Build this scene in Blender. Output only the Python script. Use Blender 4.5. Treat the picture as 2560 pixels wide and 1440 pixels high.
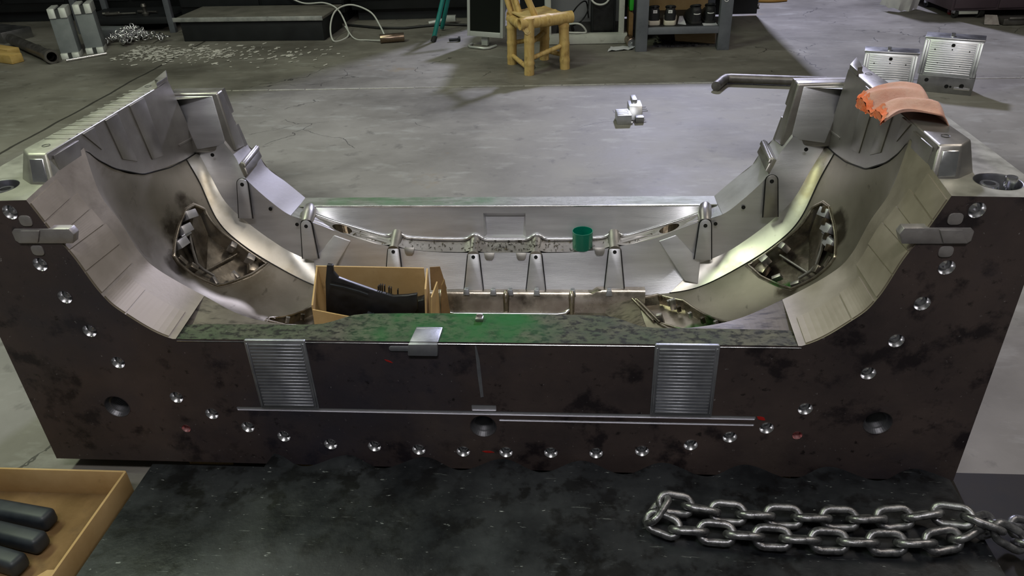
import bpy, bmesh, math, random
from mathutils import Vector, Matrix
from mathutils.geometry import delaunay_2d_cdt
R_ = random.Random(7)
for o in list(bpy.data.objects): bpy.data.objects.remove(o)
SC = bpy.context.scene
COL = SC.collection
# ------------------------------------------------------------------ camera
cam = bpy.data.cameras.new('camera'); co = bpy.data.objects.new('camera', cam); COL.objects.link(co)
cam.sensor_width = 36; cam.lens = 1880/2560*36; cam.clip_end = 60
YAW, PIT, ROL = -5.428, 30.735, -2.474
def cam_matrix():
    y, p, r = (math.radians(a) for a in (YAW, PIT, ROL))
    fw = Vector((math.sin(y)*math.cos(p), math.cos(y)*math.cos(p), -math.sin(p)))
    rt = Vector((math.cos(y), -math.sin(y), 0)); up = rt.cross(fw)
    rr = rt*math.cos(r)+up*math.sin(r); uu = up*math.cos(r)-rt*math.sin(r)
    m = Matrix((rr, uu, -fw)).transposed().to_4x4(); m.translation = (.23714, -1.46249, 1.43595)
    return m
co.matrix_world = cam_matrix(); SC.camera = co
# ------------------------------------------------------------------ light and exposure
SC.view_settings.view_transform = 'Standard'; SC.view_settings.look = 'None'
SC.view_settings.exposure = 0.0; SC.view_settings.gamma = 1; SC.view_settings.use_curve_mapping = False
wd = bpy.data.worlds.new('world'); SC.world = wd; wd.use_nodes = True
wd.node_tree.nodes['Background'].inputs[0].default_value = (.62, .63, .60, 1)
wd.node_tree.nodes['Background'].inputs[1].default_value = .10
def lamp(name, loc, to, sx, sy, watts, color):
    l = bpy.data.lights.new(name, 'AREA'); l.shape = 'RECTANGLE'; l.size = sx; l.size_y = sy
    l.energy = watts; l.color = color
    o = bpy.data.objects.new(name, l); COL.objects.link(o); o.location = loc
    o.rotation_euler = (Vector(to)-Vector(loc)).to_track_quat('-Z', 'Y').to_euler()
    return o
# hall lamps: a cool high-bay lamp at the back, tube rows over the bench side, an added unseen fill over the aisle
lamp('high_bay_lamp', (1.9, 9.6, 5.4), (1.2, 3.2, 0), .5, .5, 680, (.74, .75, 1.0))
lamp('overhead_light', (-3.2, .9, 4.8), (-.6, .6, 0), 2.4, .5, 130, (.87, 1.0, .71))
lamp('overhead_light', (3.3, 1.0, 4.8), (.6, .6, 0), 2.4, .5, 66, (1.0, .90, .79))
lamp('overhead_light', (-2.4, 4.2, 4.8), (-1.6, 3.2, 0), 2.4, .5, 38, (1.0, 1.0, .88))  # added fill, lifts the floor behind the mould
lamp('overhead_light', (.2, -2.4, 4.8), (0, .8, 0), 2.4, .5, 105, (1.0, .97, .97))
# ------------------------------------------------------------------ helpers
def tag(o, label, cat, group=None):
    o['label'] = label; o['category'] = cat
    if group: o['group'] = group
    return o
def empty(name, loc=(0, 0, 0), rz=0):
    o = bpy.data.objects.new(name, None); COL.objects.link(o); o.location = loc; o.rotation_euler = (0, 0, rz)
    o.empty_display_size = .05
    return o
def thing(name, label, cat, loc=(0, 0, 0), rz=0, group=None): return tag(empty(name, loc, rz), label, cat, group)
def link(name, me, parent=None):
    o = bpy.data.objects.new(name, me); COL.objects.link(o)
    if parent is not None: o.parent = parent
    return o
def copy_tree(o, parent=None):
    c = o.copy(); COL.objects.link(c); c.parent = parent
    for ch in list(o.children): copy_tree(ch, c)
    return c
def V(*a): return Vector(a)
class MB:
    def __init__(s): s.v = []; s.f = []
    def add(s, vs, fs):
        n = len(s.v); s.v += [tuple(p) for p in vs]; s.f += [tuple(i+n for i in f) for f in fs]; return s
    def hexa(s, p):   # 8 points: bottom 4 ccw, top 4 ccw
        return s.add(p, [(3, 2, 1, 0), (4, 5, 6, 7), (0, 1, 5, 4), (1, 2, 6, 5), (2, 3, 7, 6), (3, 0, 4, 7)])
    def box(s, c, d, rot=None):
        x, y, z = d[0]/2, d[1]/2, d[2]/2
        p = [V(a*x, b*y, e*z) for e in (-1, 1) for a, b in ((-1, -1), (1, -1), (1, 1), (-1, 1))]
        if rot is not None: p = [rot @ q for q in p]
        return s.hexa([q+V(*c) for q in p])
    def obox(s, c, ax, ay, az):   # half-axis vectors
        c = V(*c); return s.hexa([c+ax*a+ay*b+az*e for e in (-1, 1) for a, b in ((-1, -1), (1, -1), (1, 1), (-1, 1))])
    def prism(s, poly, mp, h0, h1):  # poly 2D, mp(u,v,h)->point
        n = len(poly); s.add([mp(u, v, h0) for u, v in poly]+[mp(u, v, h1) for u, v in poly],
              [tuple(range(n))[::-1], tuple(range(n, 2*n))]+[(i, (i+1) % n, n+(i+1) % n, n+i) for i in range(n)]); return s
    def tube(s, path, r, n=10, cap=True, closed=False):
        P = [V(*p) for p in path]; m = len(P); rs = r if isinstance(r, (list, tuple)) else [r]*m
        T = []
        for i in range(m):
            a = P[(i-1) % m] if (closed or i > 0) else P[i]; b = P[(i+1) % m] if (closed or i < m-1) else P[i]
            T.append((b-a).normalized())
        ref = T[0].orthogonal().normalized(); vs = []
        for i in range(m):
            ref = (ref-T[i]*ref.dot(T[i]))
            ref = ref.normalized() if ref.length > 1e-6 else T[i].orthogonal().normalized()
            bn = T[i].cross(ref)
            for k in range(n):
                a = 2*math.pi*k/n; vs.append(P[i]+(ref*math.cos(a)+bn*math.sin(a))*rs[i])
        fs = [(i*n+k, i*n+(k+1) % n, ((i+1) % m)*n+(k+1) % n, ((i+1) % m)*n+k) for i in range(m if closed else m-1) for k in range(n)]
        if cap and not closed: fs += [tuple(range(n))[::-1], tuple(range((m-1)*n, m*n))]
        return s.add(vs, fs)
    def cyl(s, a, b, r0, r1=None, n=20): return s.tube([a, b], [r0, r0 if r1 is None else r1], n)
    def lathe(s, prof, c, axis, n=24, cap0=False, cap1=False):  # prof: (r, h)
        c = V(*c); w = V(*axis).normalized(); u = w.orthogonal().normalized(); v = w.cross(u); vs = []
        for r, h in prof:
            for k in range(n):
                a = 2*math.pi*k/n; vs.append(c+w*h+(u*math.cos(a)+v*math.sin(a))*r)
        m = len(prof); fs = [(i*n+k, i*n+(k+1) % n, (i+1)*n+(k+1) % n, (i+1)*n+k) for i in range(m-1) for k in range(n)]
        if cap0: fs.append(tuple(range(n))[::-1])
        if cap1: fs.append(tuple(range((m-1)*n, m*n)))
        return s.add(vs, fs)
    def grid(s, rows, closed=False):
        m = len(rows); n = len(rows[0])
        return s.add([p for r in rows for p in r], [(i*n+j, i*n+j+1, (i+1)*n+j+1, (i+1)*n+j) for i in range(m-1) for j in range(n-1)])
    def mesh(s, name, mat, bevel=0, seg=2, smooth=None, recalc=True):
        me = bpy.data.meshes.new(name); bm = bmesh.new()
        vs = [bm.verts.new(p) for p in s.v]
        for f in s.f:
            if len(set(f)) > 2:
                try: bm.faces.new([vs[i] for i in dict.fromkeys(f)])
                except ValueError: pass
        if recalc: bmesh.ops.recalc_face_normals(bm, faces=bm.faces)
        if bevel:
            es = [e for e in bm.edges if len(e.link_faces) == 2 and e.calc_face_angle(0) > .5]
            bmesh.ops.bevel(bm, geom=es, offset=bevel, segments=seg, profile=.5, affect='EDGES', clamp_overlap=True)
        bm.to_mesh(me); bm.free()
        if mat: me.materials.append(mat)
        if bevel and smooth is None: smooth = 40
        if smooth:
            for p in me.polygons: p.use_smooth = True
            me.set_sharp_from_angle(angle=math.radians(smooth))
        return me
    def build(s, name, mat, parent=None, **k): return link(name, s.mesh(name, mat, **k), parent)
def inpoly(p, poly):
    x, y = p; r = False; j = len(poly)-1
    for i in range(len(poly)):
        a, b = poly[i], poly[j]
        if (a[1] > y) != (b[1] > y) and x < (b[0]-a[0])*(y-a[1])/(b[1]-a[1])+a[0]: r = not r
        j = i
    return r
def sheet(mb, outline, holes, mp, extra=()):   # flat region with real holes, mapped to 3D
    loops = [outline]+list(holes); vs = []; es = []
    for L in loops:
        n = len(vs); vs += [Vector(p) for p in L]; es += [(n+i, n+(i+1) % len(L)) for i in range(len(L))]
    vs += [Vector(p) for p in extra]
    ov, oe, of = delaunay_2d_cdt(vs, es, [], 0, 1e-6)[:3]
    keep = []
    for f in of:
        c = sum((ov[i] for i in f), Vector((0, 0)))/len(f)
        if inpoly(c, outline) and not any(inpoly(c, h) for h in holes): keep.append(f)
    return mb.add([mp(p[0], p[1]) for p in ov], keep)
def circ(x, y, r, n=24): return [(x+r*math.cos(2*math.pi*k/n), y+r*math.sin(2*math.pi*k/n)) for k in range(n)]
def rrect(x0, y0, x1, y1, r=.004, n=3):
    out = []
    for cx, cy, a0 in ((x1-r, y1-r, 0), (x0+r, y1-r, 90), (x0+r, y0+r, 180), (x1-r, y0+r, 270)):
        for k in range(n+1):
            a = math.radians(a0+90*k/n); out.append((cx+r*math.cos(a), cy+r*math.sin(a)))
    return out
# ------------------------------------------------------------------ materials
def mat(name, c1, c2=None, scale=6, rough=.5, rough2=None, metal=0.0, spec=.5, bump=0, bscale=60, stretch=(1, 1, 1), bstretch=(1, 1, 1), ramp=(.35, .65), detail=8, layers=(), trans=0, ior=1.45, alpha=1):
    m = bpy.data.materials.new(name); m.use_nodes = True; nt = m.node_tree; N = nt.nodes; L = nt.links
    b = N['Principled BSDF']; b.inputs['Metallic'].default_value = metal; b.inputs['Roughness'].default_value = rough
    b.inputs['Specular IOR Level'].default_value = spec
    b.inputs['Transmission Weight'].default_value = trans; b.inputs['IOR'].default_value = ior
    tc = N.new('ShaderNodeTexCoord')
    def noise(sc, st, det=detail, w=0):
        mp = N.new('ShaderNodeMapping'); mp.inputs['Scale'].default_value = st; mp.inputs['Location'].default_value = (w, w*.7, w*.3)
        L.new(tc.outputs['Object'], mp.inputs[0])
        n = N.new('ShaderNodeTexNoise'); n.inputs['Scale'].default_value = sc; n.inputs['Detail'].default_value = det; n.inputs['Roughness'].default_value = .62
        L.new(mp.outputs[0], n.inputs['Vector']); return n.outputs['Fac']
    def rng(f, a, b2, t0=0, t1=1):
        r = N.new('ShaderNodeMapRange'); r.inputs[1].default_value = a; r.inputs[2].default_value = b2
        r.inputs[3].default_value = t0; r.inputs[4].default_value = t1; L.new(f, r.inputs[0]); return r.outputs[0]
    def mix(fac, a, b2):
        x = N.new('ShaderNodeMix'); x.data_type = 'RGBA'; L.new(fac, x.inputs[0])
        for v, i in ((a, 6), (b2, 7)):
            if hasattr(v, 'is_output'): L.new(v, x.inputs[i])
            else: x.inputs[i].default_value = (*v, 1)
        return x.outputs[2]
    col = None
    if c2 is None: b.inputs['Base Color'].default_value = (*c1, 1)
    else:
        f = noise(scale, stretch); col = mix(rng(f, *ramp), c1, c2)
        if rough2 is not None: L.new(rng(f, ramp[0], ramp[1], rough, rough2), b.inputs['Roughness'])
    k = 3
    for (lc, lsc, lo, hi, amt, lst) in layers:
        f = noise(lsc, lst, 6, k*7.3); k += 1
        col = mix(rng(f, lo, hi, 0, amt), col if col is not None else c1, lc)
    if col is not None: L.new(col, b.inputs['Base Color'])
    if bump:
        bp = N.new('ShaderNodeBump'); bp.inputs['Strength'].default_value = bump; bp.inputs['Distance'].default_value = .004
        L.new(noise(bscale, bstretch, 4, 1.7), bp.inputs['Height']); L.new(bp.outputs[0], b.inputs['Normal'])
    m['nodes'] = 1
    return m
U1 = (1, 1, 1)
M = {}
M['scale'] = mat('mill_scale_steel', (.040, .032, .034), (.098, .072, .065), 3, .40, .55, .15, .5, .25, 25, ramp=(.3, .7), layers=[((.012, .009, .012), 11, .54, .64, .85, U1), ((.15, .115, .092), 1.7, .54, .74, .6, U1), ((.036, .036, .052), 1.3, .5, .68, .75, U1), ((.25, .02, .015), 6.5, .70, .76, .5, U1), ((.42, .40, .40), 90, .68, .74, .6, U1), ((.008, .006, .006), 34, .62, .70, .8, U1)])
M['side'] = mat('block_side_steel', (.02, .018, .018), (.05, .042, .04), 4, .45, None, .2)
M['deck'] = mat('ground_steel', (.34, .335, .29), (.44, .435, .38), 18, .40, .5, .8, .5, .08, 90, bstretch=(1, 12, 1), layers=[((.18, .17, .15), 5, .55, .8, .6, U1)])
M['lip'] = mat('parting_steel', (.235, .205, .16), (.31, .275, .22), 10, .50, .58, .6, .5, .08, 60, layers=[((.10, .085, .06), 7, .6, .8, .5, (1, 1, 1))])
M['panel'] = mat('spotted_parting_steel', (.275, .24, .185), (.325, .285, .225), 14, .52, .58, .55)
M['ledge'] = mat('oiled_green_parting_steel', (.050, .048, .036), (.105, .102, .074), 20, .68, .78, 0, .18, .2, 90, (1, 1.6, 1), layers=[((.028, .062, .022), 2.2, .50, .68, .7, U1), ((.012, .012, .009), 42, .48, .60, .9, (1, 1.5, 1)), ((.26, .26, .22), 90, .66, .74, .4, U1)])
M['rail'] = mat('green_tinged_rail_steel', (.17, .17, .145), (.27, .27, .25), 12, .5, .6, .4, .5, .15, 60, (1, 5, 1), layers=[((.11, .13, .08), 1.9, .45, .62, .7, U1), ((.05, .05, .04), 30, .56, .68, .6, (1, 3, 1))])
M['cav'] = mat('cavity_steel', (.215, .195, .155), (.30, .275, .23), 5, .43, .54, .88, .5, .05, 120, bstretch=(1, 8, 1), layers=[((.11, .085, .05), 3, .54, .76, .75, (1, 1, 2)), ((.05, .04, .028), 14, .62, .72, .6, (3, 1, 1))])
M['plate'] = mat('bright_milled_steel', (.60, .60, .64), (.72, .72, .76), 8, .40, .48, .85, .5, .10, 130, (.4, 1, 3), (.25, 1, 6), layers=[((.42, .42, .43), 4, .5, .8, .5, (.3, 1, 2))])
M['matte'] = mat('dull_milled_steel', (.33, .32, .33), (.42, .41, .42), 8, .58, .66, .6, .5, .08, 90)
M['smear'] = mat('oil_smeared_steel', (.085, .072, .055), (.15, .13, .105), 9, .5, .6, .5, .5, .05, 60, layers=[((.025, .02, .015), 18, .50, .64, .85, (1, 4, 1)), ((.24, .22, .19), 6, .6, .75, .5, (1, 4, 1))])
M['mill'] = mat('fresh_milled_pocket', (.34, .32, .32), (.42, .40, .40), 30, .4, .5, .7, .5, .1, 120)
M['fillet'] = mat('worn_radius_steel', (.40, .385, .345), (.54, .525, .485), 7, .32, .46, .9, layers=[((.24, .195, .11), 4, .5, .70, .8, U1), ((.10, .085, .06), 30, .64, .74, .5, U1)])
M['bright'] = mat('polished_steel', (.74, .74, .76), (.82, .82, .84), 20, .16, .26, 1)
M['satin'] = mat('satin_steel', (.31, .295, .28), (.39, .375, .355), 9, .34, .44, .88, .5, .06, 120, bstretch=(1, 1, 8), layers=[((.17, .145, .13), 3, .5, .75, .6, U1)])
M['pocket'] = mat('oily_insert_steel', (.22, .19, .15), (.42, .38, .32), 9, .2, .34, .9, .5, .08, 60, layers=[((.05, .04, .03), 7, .5, .66, .85, U1)])
M['sludge'] = mat('burnt_oil_steel', (.035, .028, .02), (.14, .11, .07), 12, .25, .4, .7, layers=[((.012, .01, .008), 9, .5, .6, .8, U1)])
M['dark'] = mat('dark_bore', (.012, .012, .013), None, rough=.35, metal=.4)
M['rib'] = mat('wear_plate_steel', (.28, .29, .32), (.38, .39, .42), 20, .38, .48, .75, .5, .12, 90, bstretch=(1, 1, 6))
M['gun'] = mat('grey_cone_steel', (.10, .10, .11), (.16, .16, .17), 20, .35, .45, .8)
M['red'] = mat('red_plug', (.35, .10, .10), (.55, .30, .30), 60, .3, None, .6)
M['paint'] = mat('red_marker_paint', (.55, .02, .015), (.35, .015, .012), 40, .5)
M['black_plate'] = mat('black_steel_plate', (.007, .008, .010), (.022, .024, .028), 7, .32, .5, .2, .5, .2, 40, layers=[((.003, .003, .004), 15, .5, .60, .9, U1), ((.050, .056, .062), 3.2, .56, .74, .55, U1), ((.36, .38, .38), 80, .665, .73, .8, (.5, 1.6, 1)), ((.16, .17, .17), 40, .66, .71, .5, (.35, 3, 1)), ((.0015, .0015, .002), 6, .62, .66, .95, U1)])
M['black_slab'] = mat('shaded_floor_black', (.010, .009, .008), (.025, .021, .018), 6, .7, .8, 0, .3)  # floor shadow tone put into the slab colour
M['chain'] = mat('chain_steel', (.16, .16, .17), (.33, .33, .34), 40, .3, .45, .9, .5, .25, 120, layers=[((.05, .045, .04), 30, .55, .7, .6, U1)])
M['card'] = mat('kraft_cardboard', (.44, .29, .125), (.55, .385, .19), 6, .8, None, 0, .2, .05, 90, layers=[((.28, .18, .08), 4, .58, .75, .6, U1), ((.14, .09, .04), 13, .66, .76, .5, U1)])
M['card_dark'] = mat('soiled_cardboard', (.14, .085, .035), (.24, .15, .07), 7, .85, None, 0, .2, layers=[((.05, .04, .03), 8, .55, .75, .6, U1)])
M['plastic'] = mat('black_plastic', (.008, .008, .009), (.016, .016, .018), 30, .3, .4)
M['slate'] = mat('dark_slate_plastic', (.014, .018, .024), (.03, .036, .045), 12, .42, .5)
M['cup'] = mat('green_plastic', (.0, .17, .11), (.005, .21, .14), 5, .32)
M['rag'] = mat('salmon_rag', (.50, .26, .20), (.58, .40, .34), 9, .95, None, 0, .1, .4, 160, layers=[((.45, .19, .12), 4, .5, .75, .6, U1), ((.40, .30, .27), 7, .58, .7, .6, U1)])
M['rag_edge'] = mat('orange_rag_hem', (.75, .16, .06), (.62, .25, .15), 40, .95, None, 0, .1, .5, 200)

def blotch(m, pts, color=(.030, .022, .013), lo=.30, hi=.52, amt=.88):   # soot or green blotch with its own shape, at its place on the part
    nt = m.node_tree; N = nt.nodes; L = nt.links; b = N['Principled BSDF']
    tc = N.new('ShaderNodeTexCoord'); nz = N.new('ShaderNodeTexNoise'); nz.inputs['Scale'].default_value = 16; nz.inputs['Detail'].default_value = 7
    L.new(tc.outputs['Object'], nz.inputs['Vector']); src = b.inputs['Base Color'].links[0].from_socket
    for c, r in pts:
        d = N.new('ShaderNodeVectorMath'); d.operation = 'DISTANCE'; L.new(tc.outputs['Object'], d.inputs[0]); d.inputs[1].default_value = c
        mr = N.new('ShaderNodeMapRange'); mr.inputs[1].default_value = r*1.0; mr.inputs[2].default_value = r*.45; L.new(d.outputs['Value'], mr.inputs[0])
        ad = N.new('ShaderNodeMath'); ad.operation = 'MULTIPLY'; L.new(mr.outputs[0], ad.inputs[0]); L.new(nz.outputs['Fac'], ad.inputs[1])
        m2 = N.new('ShaderNodeMapRange'); m2.inputs[1].default_value = lo; m2.inputs[2].default_value = hi; m2.inputs[4].default_value = amt; L.new(ad.outputs[0], m2.inputs[0])
        mx = N.new('ShaderNodeMix'); mx.data_type = 'RGBA'; L.new(m2.outputs[0], mx.inputs[0]); L.new(src, mx.inputs[6]); mx.inputs[7].default_value = (*color, 1)
        src = mx.outputs[2]
    L.new(src, b.inputs['Base Color'])
blotch(M['cav'], [((-.955, .50, .47), .11), ((-.945, .585, .50), .08), ((-.935, .40, .40), .07), ((.972, .50, .46), .10), ((.80, .33, .31), .10), ((-.70, .32, .28), .12), ((.86, .46, .29), .07)])
blotch(M['ledge'], [((-.06, .07, .405), .34), ((.03, .10, .405), .13)], (.012, .10, .020), .16, .62, .75)  # green blotch around the ledge centre, broken by noise
blotch(M['rail'], [((-.20, .82, .405), .30), ((-.50, .82, .405), .22)], (.035, .14, .04), .2, .65, .6)  # green blotches along the rail
blotch(M['pocket'], [((.60, .44, .16), .08), ((.855, .50, .27), .055)], (.02, .22, .02), .2, .5, .85)
# ================================================================== setting
M['floor'] = mat('worn_concrete', (.130, .122, .104), (.245, .233, .206), 1.3, .5, .68, 0, .4, .25, 14, ramp=(.3, .7),
    layers=[((.33, .33, .305), 5, .55, .75, .55, (1, 2.5, 1)), ((.055, .050, .042), .55, .50, .68, .75, (1, 1.6, 1)), ((.05, .046, .04), 9, .60, .72, .5, U1), ((.20, .14, .06), 1.7, .68, .76, .5, U1), ((.42, .42, .41), 34, .72, .77, .55, (1, 2, 1))])
def floor_cracks(m):
    nt = m.node_tree; N = nt.nodes; L = nt.links; b = N['Principled BSDF']
    tc = N.new('ShaderNodeTexCoord'); nz = N.new('ShaderNodeTexNoise'); nz.inputs['Scale'].default_value = 2.5; nz.inputs['Detail'].default_value = 6
    L.new(tc.outputs['Object'], nz.inputs['Vector'])
    ad = N.new('ShaderNodeMixRGB'); ad.blend_type = 'ADD'; ad.inputs[0].default_value = .35
    L.new(tc.outputs['Object'], ad.inputs[1]); L.new(nz.outputs['Color'], ad.inputs[2])
    vo = N.new('ShaderNodeTexVoronoi'); vo.feature = 'DISTANCE_TO_EDGE'; vo.inputs['Scale'].default_value = 1.7; L.new(ad.outputs[0], vo.inputs['Vector'])
    def mth(op, a, bb=None):
        n = N.new('ShaderNodeMath'); n.operation = op
        for i, v in enumerate((a, bb)):
            if v is None: continue
            if hasattr(v, 'is_output'): L.new(v, n.inputs[i])
            else: n.inputs[i].default_value = v
        return n.outputs[0]
    n2 = N.new('ShaderNodeTexNoise'); n2.inputs['Scale'].default_value = .9; L.new(tc.outputs['Object'], n2.inputs['Vector'])
    crack = mth('MULTIPLY', mth('LESS_THAN', vo.outputs['Distance'], .0045), mth('GREATER_THAN', n2.outputs['Fac'], .56))
    sx = N.new('ShaderNodeSeparateXYZ'); L.new(tc.outputs['Object'], sx.inputs[0])
    wob = mth('MULTIPLY', nz.outputs['Fac'], .06)
    joint = mth('LESS_THAN', mth('ABSOLUTE', mth('ADD', mth('ADD', sx.outputs['X'], 3.165-.03), wob)), .011)
    fac = mth('MAXIMUM', mth('MULTIPLY', crack, .75), mth('MULTIPLY', joint, .85))
    src = b.inputs['Base Color'].links[0].from_socket
    mx = N.new('ShaderNodeMix'); mx.data_type = 'RGBA'; L.new(fac, mx.inputs[0]); L.new(src, mx.inputs[6]); mx.inputs[7].default_value = (.022, .02, .018, 1)
    L.new(mx.outputs[2], b.inputs['Base Color'])
floor_cracks(M['floor'])
FZ = -.05
fl = MB().add([(-12, -6, FZ), (12, -6, FZ), (12, 13, FZ), (-12, 13, FZ)], [(0, 1, 2, 3)]).build('floor', M['floor'], recalc=False); fl['kind'] = 'structure'
M['wall'] = mat('hall_wall', (.06, .065, .06), (.09, .095, .09), 2, .8)
wl = MB().box((0, 13.1, 3), (24, .2, 6.2)).build('wall_back', M['wall']); wl['kind'] = 'structure'
M['line'] = mat('pale_floor_line', (.42, .41, .36), (.26, .25, .22), 30, .7)
ln = MB(); xx = -2.6
while xx < 4.6:
    w = R_.uniform(.25, .6)
    if R_.random() < .9: ln.hexa([(xx, 3.79+R_.uniform(-.003, .003), FZ), (xx+w-.01, 3.79, FZ), (xx+w-.01, 3.802, FZ), (xx, 3.802, FZ), (xx, 3.79, FZ+.003), (xx+w-.01, 3.79, FZ+.003), (xx+w-.01, 3.802, FZ+.003), (xx, 3.802, FZ+.003)])
    xx += w
lo = ln.build('trim_1', M['line']); lo['kind'] = 'structure'
# ---- cavity curves: (|x|, y, z) from the arm top (s=0) to the centre plane (s=9)
P0=[(.992,0,.785),(.96,0,.70),(.932,0,.64),(.90,0,.545),(.86,0,.487),(.755,0,.411),(.60,0,.405),(.40,0,.405),(.22,0,.405),(0,0,.405)]
P1=[(1.0,.26,.812),(.965,.212,.71),(.93,.205,.63),(.902,.2,.545),(.865,.2,.492),(.76,.19,.423),(.60,.115,.398),(.40,.08,.40),(.22,.136,.40),(0,.138,.40)]
P2=[(1.0,.353,.718),(.998,.33,.61),(.972,.31,.52),(.93,.31,.43),(.86,.31,.345),(.73,.30,.28),(.57,.22,.25),(.40,.16,.17),(.22,.20,.14),(0,.20,.14)]
P3=[(1.0,.48,.652),(.99,.47,.55),(.962,.46,.45),(.91,.45,.355),(.825,.44,.275),(.69,.43,.205),(.53,.42,.155),(.39,.52,.10),(.22,.56,.075),(0,.56,.075)]
P4=[(1.0,.72,.603),(.965,.70,.53),(.914,.65,.427),(.86,.64,.355),(.765,.64,.272),(.63,.64,.187),(.50,.64,.16),(.36,.64,.155),(.22,.64,.155),(0,.64,.155)]
P5=[(.998,.80,.60),(.945,.74,.54),(.90,.705,.465),(.85,.70,.402),(.775,.70,.328),(.70,.70,.272),(.60,.69,.24),(.40,.675,.222),(.22,.672,.218),(0,.672,.218)]
P6=[(.885,.765,.64),(.85,.75,.592),(.823,.715,.551),(.80,.712,.517),(.749,.71,.46),(.694,.715,.408),(.60,.70,.381),(.45,.70,.320),(.24,.70,.282),(0,.70,.279)]
def crom(p,u):
    n=len(p)-1; i=min(int(u),n-1); t=u-i
    a=p[max(i-1,0)]; b=p[i]; c=p[i+1]; d=p[min(i+2,n)]
    if i==0: a=tuple(2*b[k]-c[k] for k in range(3))
    if i+2>n: d=tuple(2*c[k]-b[k] for k in range(3))
    return tuple(b[k]+.5*t*(c[k]-a[k]+t*(2*a[k]-5*b[k]+4*c[k]-d[k]+t*(3*(b[k]-c[k])+d[k]-a[k]))) for k in range(3))
def trough(s,t):  # t 0..3 : P1..P4
    return crom([crom(P,s) for P in (P1,P2,P3,P4)],t)
# ================================================================== the mould
X0 = .007
mould = thing('injection_mould', 'large dark steel bumper mould half with a silver U-shaped cavity', 'mould')
def part(mb, name, m, **k): return mb.build(name, M[m], mould, **k)
def mir(sg, p): return (sg*p[0]+X0, p[1], p[2])
def spl(P, a, b, n): return [crom(P, a+(b-a)*i/n) for i in range(n+1)]
ZD = .78
uR = [(x+X0, z) for x, y, z in spl(P0, 0, 5, 40)]; uL = [(-x+X0, z) for x, y, z in spl(P0, 0, 5, 40)]
front = [(-1.2, 0), (1.2, 0), (1.2, ZD)]+uR+uL[::-1]+[(-1.2, ZD)]
PORTS = [(-1.034, .756), (-1.013, .621), (-.984, .531), (-.955, .433), (-.912, .337), (-.788, .227), (-.706, .174), (-.618, .131), (-.526, .101), (-.403, .077), (-.285, .073), (-.167, .065), (-.049, .062), (.064, .063), (.181, .065), (.298, .067), (.415, .078), (.536, .102), (.63, .131), (.716, .163), (.799, .226), (.925, .336), (.968, .429), (1.001, .529), (1.03, .62), (1.056, .754)]
THR = [(-.961, .192), (.009, .150), (.977, .186)]
PLUGS = [(-.79, .121), (.793, .141)]
GROOVES = [rrect(-.634, .187, .685, .199, .003), rrect(.05, .168, .685, .1745, .003), rrect(-.017, .2005, .045, .219, .002)]
holes = [circ(x, z, .0165) for x, z in PORTS]+[circ(x, z, .033, 32) for x, z in THR]+[circ(x, z, .0115, 16) for x, z in PLUGS]+GROOVES
body = MB()
sheet(body, front, holes, lambda u, v: (u, 0, v))
BK = [(.884, .70), (.852, .597), (.823, .562), (.801, .515), (.745, .462), (.69, .405)]
YB = .86
back = [(-1.2, 0), (1.2, 0), (1.2, ZD), (.90, ZD)]+[(x+X0, z) for x, z in BK]+[(-x+X0, z) for x, z in BK[::-1]]+[(-.90, ZD), (-1.2, ZD)]
sheet(body, back, [], lambda u, v: (u, YB, v))
for x in (-1.2, 1.2): body.add([(x, 0, 0), (x, YB, 0), (x, YB, ZD), (x, 0, ZD)], [(0, 1, 2, 3)])
body.add([(-1.2, 0, 0), (1.2, 0, 0), (1.2, YB, 0), (-1.2, YB, 0)], [(0, 1, 2, 3)])
part(body, 'block_body', 'scale')
# cooling ports: countersunk bores, one mesh shared
def port_mesh(name, r, depth, m):
    return MB().lathe([(r*1.06, -.0012), (r*.98, .001), (r*.72, .007), (r*.68, .010), (r*.66, depth), (.0005, depth+.004)], (0, 0, 0), (0, 1, 0), 24).mesh(name, M[m], smooth=35)
pm = port_mesh('cooling_port', .0165, .024, 'bright')
for x, z in PORTS: link('cooling_port', pm, mould).location = (x, 0, z)
pm = port_mesh('red_plug', .0115, .008, 'red')
for x, z in PLUGS: link('plug', pm, mould).location = (x, 0, z)
prof = [(.0345, -.001), (.033, .0005), (.0275, .010)]
for k in range(11): prof += [(.0238, .0125+k*.0052), (.0272, .0148+k*.0052)]
prof += [(.022, .074), (.0005, .078)]
pm = MB().lathe(prof, (0, 0, 0), (0, 1, 0), 36).mesh('threaded_hole', M['gun'])
for x, z in THR: link('threaded_hole', pm, mould).location = (x, 0, z)
for g in GROOVES:
    n = len(g); gm = MB().add([(u, 0, v) for u, v in g]+[(u, .002, v) for u, v in g], [(i, (i+1) % n, n+(i+1) % n, n+i) for i in range(n)]+[tuple(range(n, 2*n))])
    part(gm, 'milled_groove', 'plate')
part(MB().prism([(.003, .400), (.006, .402), (.012, .36), (.0155, .246), (.008, .244), (.004, .32)], lambda u, v, h: (u, h, v), -.0012, .001), 'scribed_strip', 'rib')
for x0, x1, lab in ((-.566, -.412, 0), (.428, .578, 1)):
    pl = MB().prism(rrect(x0, .199, x1, .412, .004), lambda u, v, h: (u, h, v), -.004, .004)
    w = part(pl, 'wear_plate', 'rib', bevel=.0012)
    rb = MB()
    for k in range(20): rb.box(((x0+x1)/2, -.0052, .211+k*.0099), (x1-x0-.022, .0034, .0056))
    for x in (x0+.006, x1-.006): rb.box((x, -.0052, .306), (.005, .003, .196))
    r = rb.build('rib', M['rib'], w, bevel=.001, seg=1); r['kind'] = 'stuff'
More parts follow.
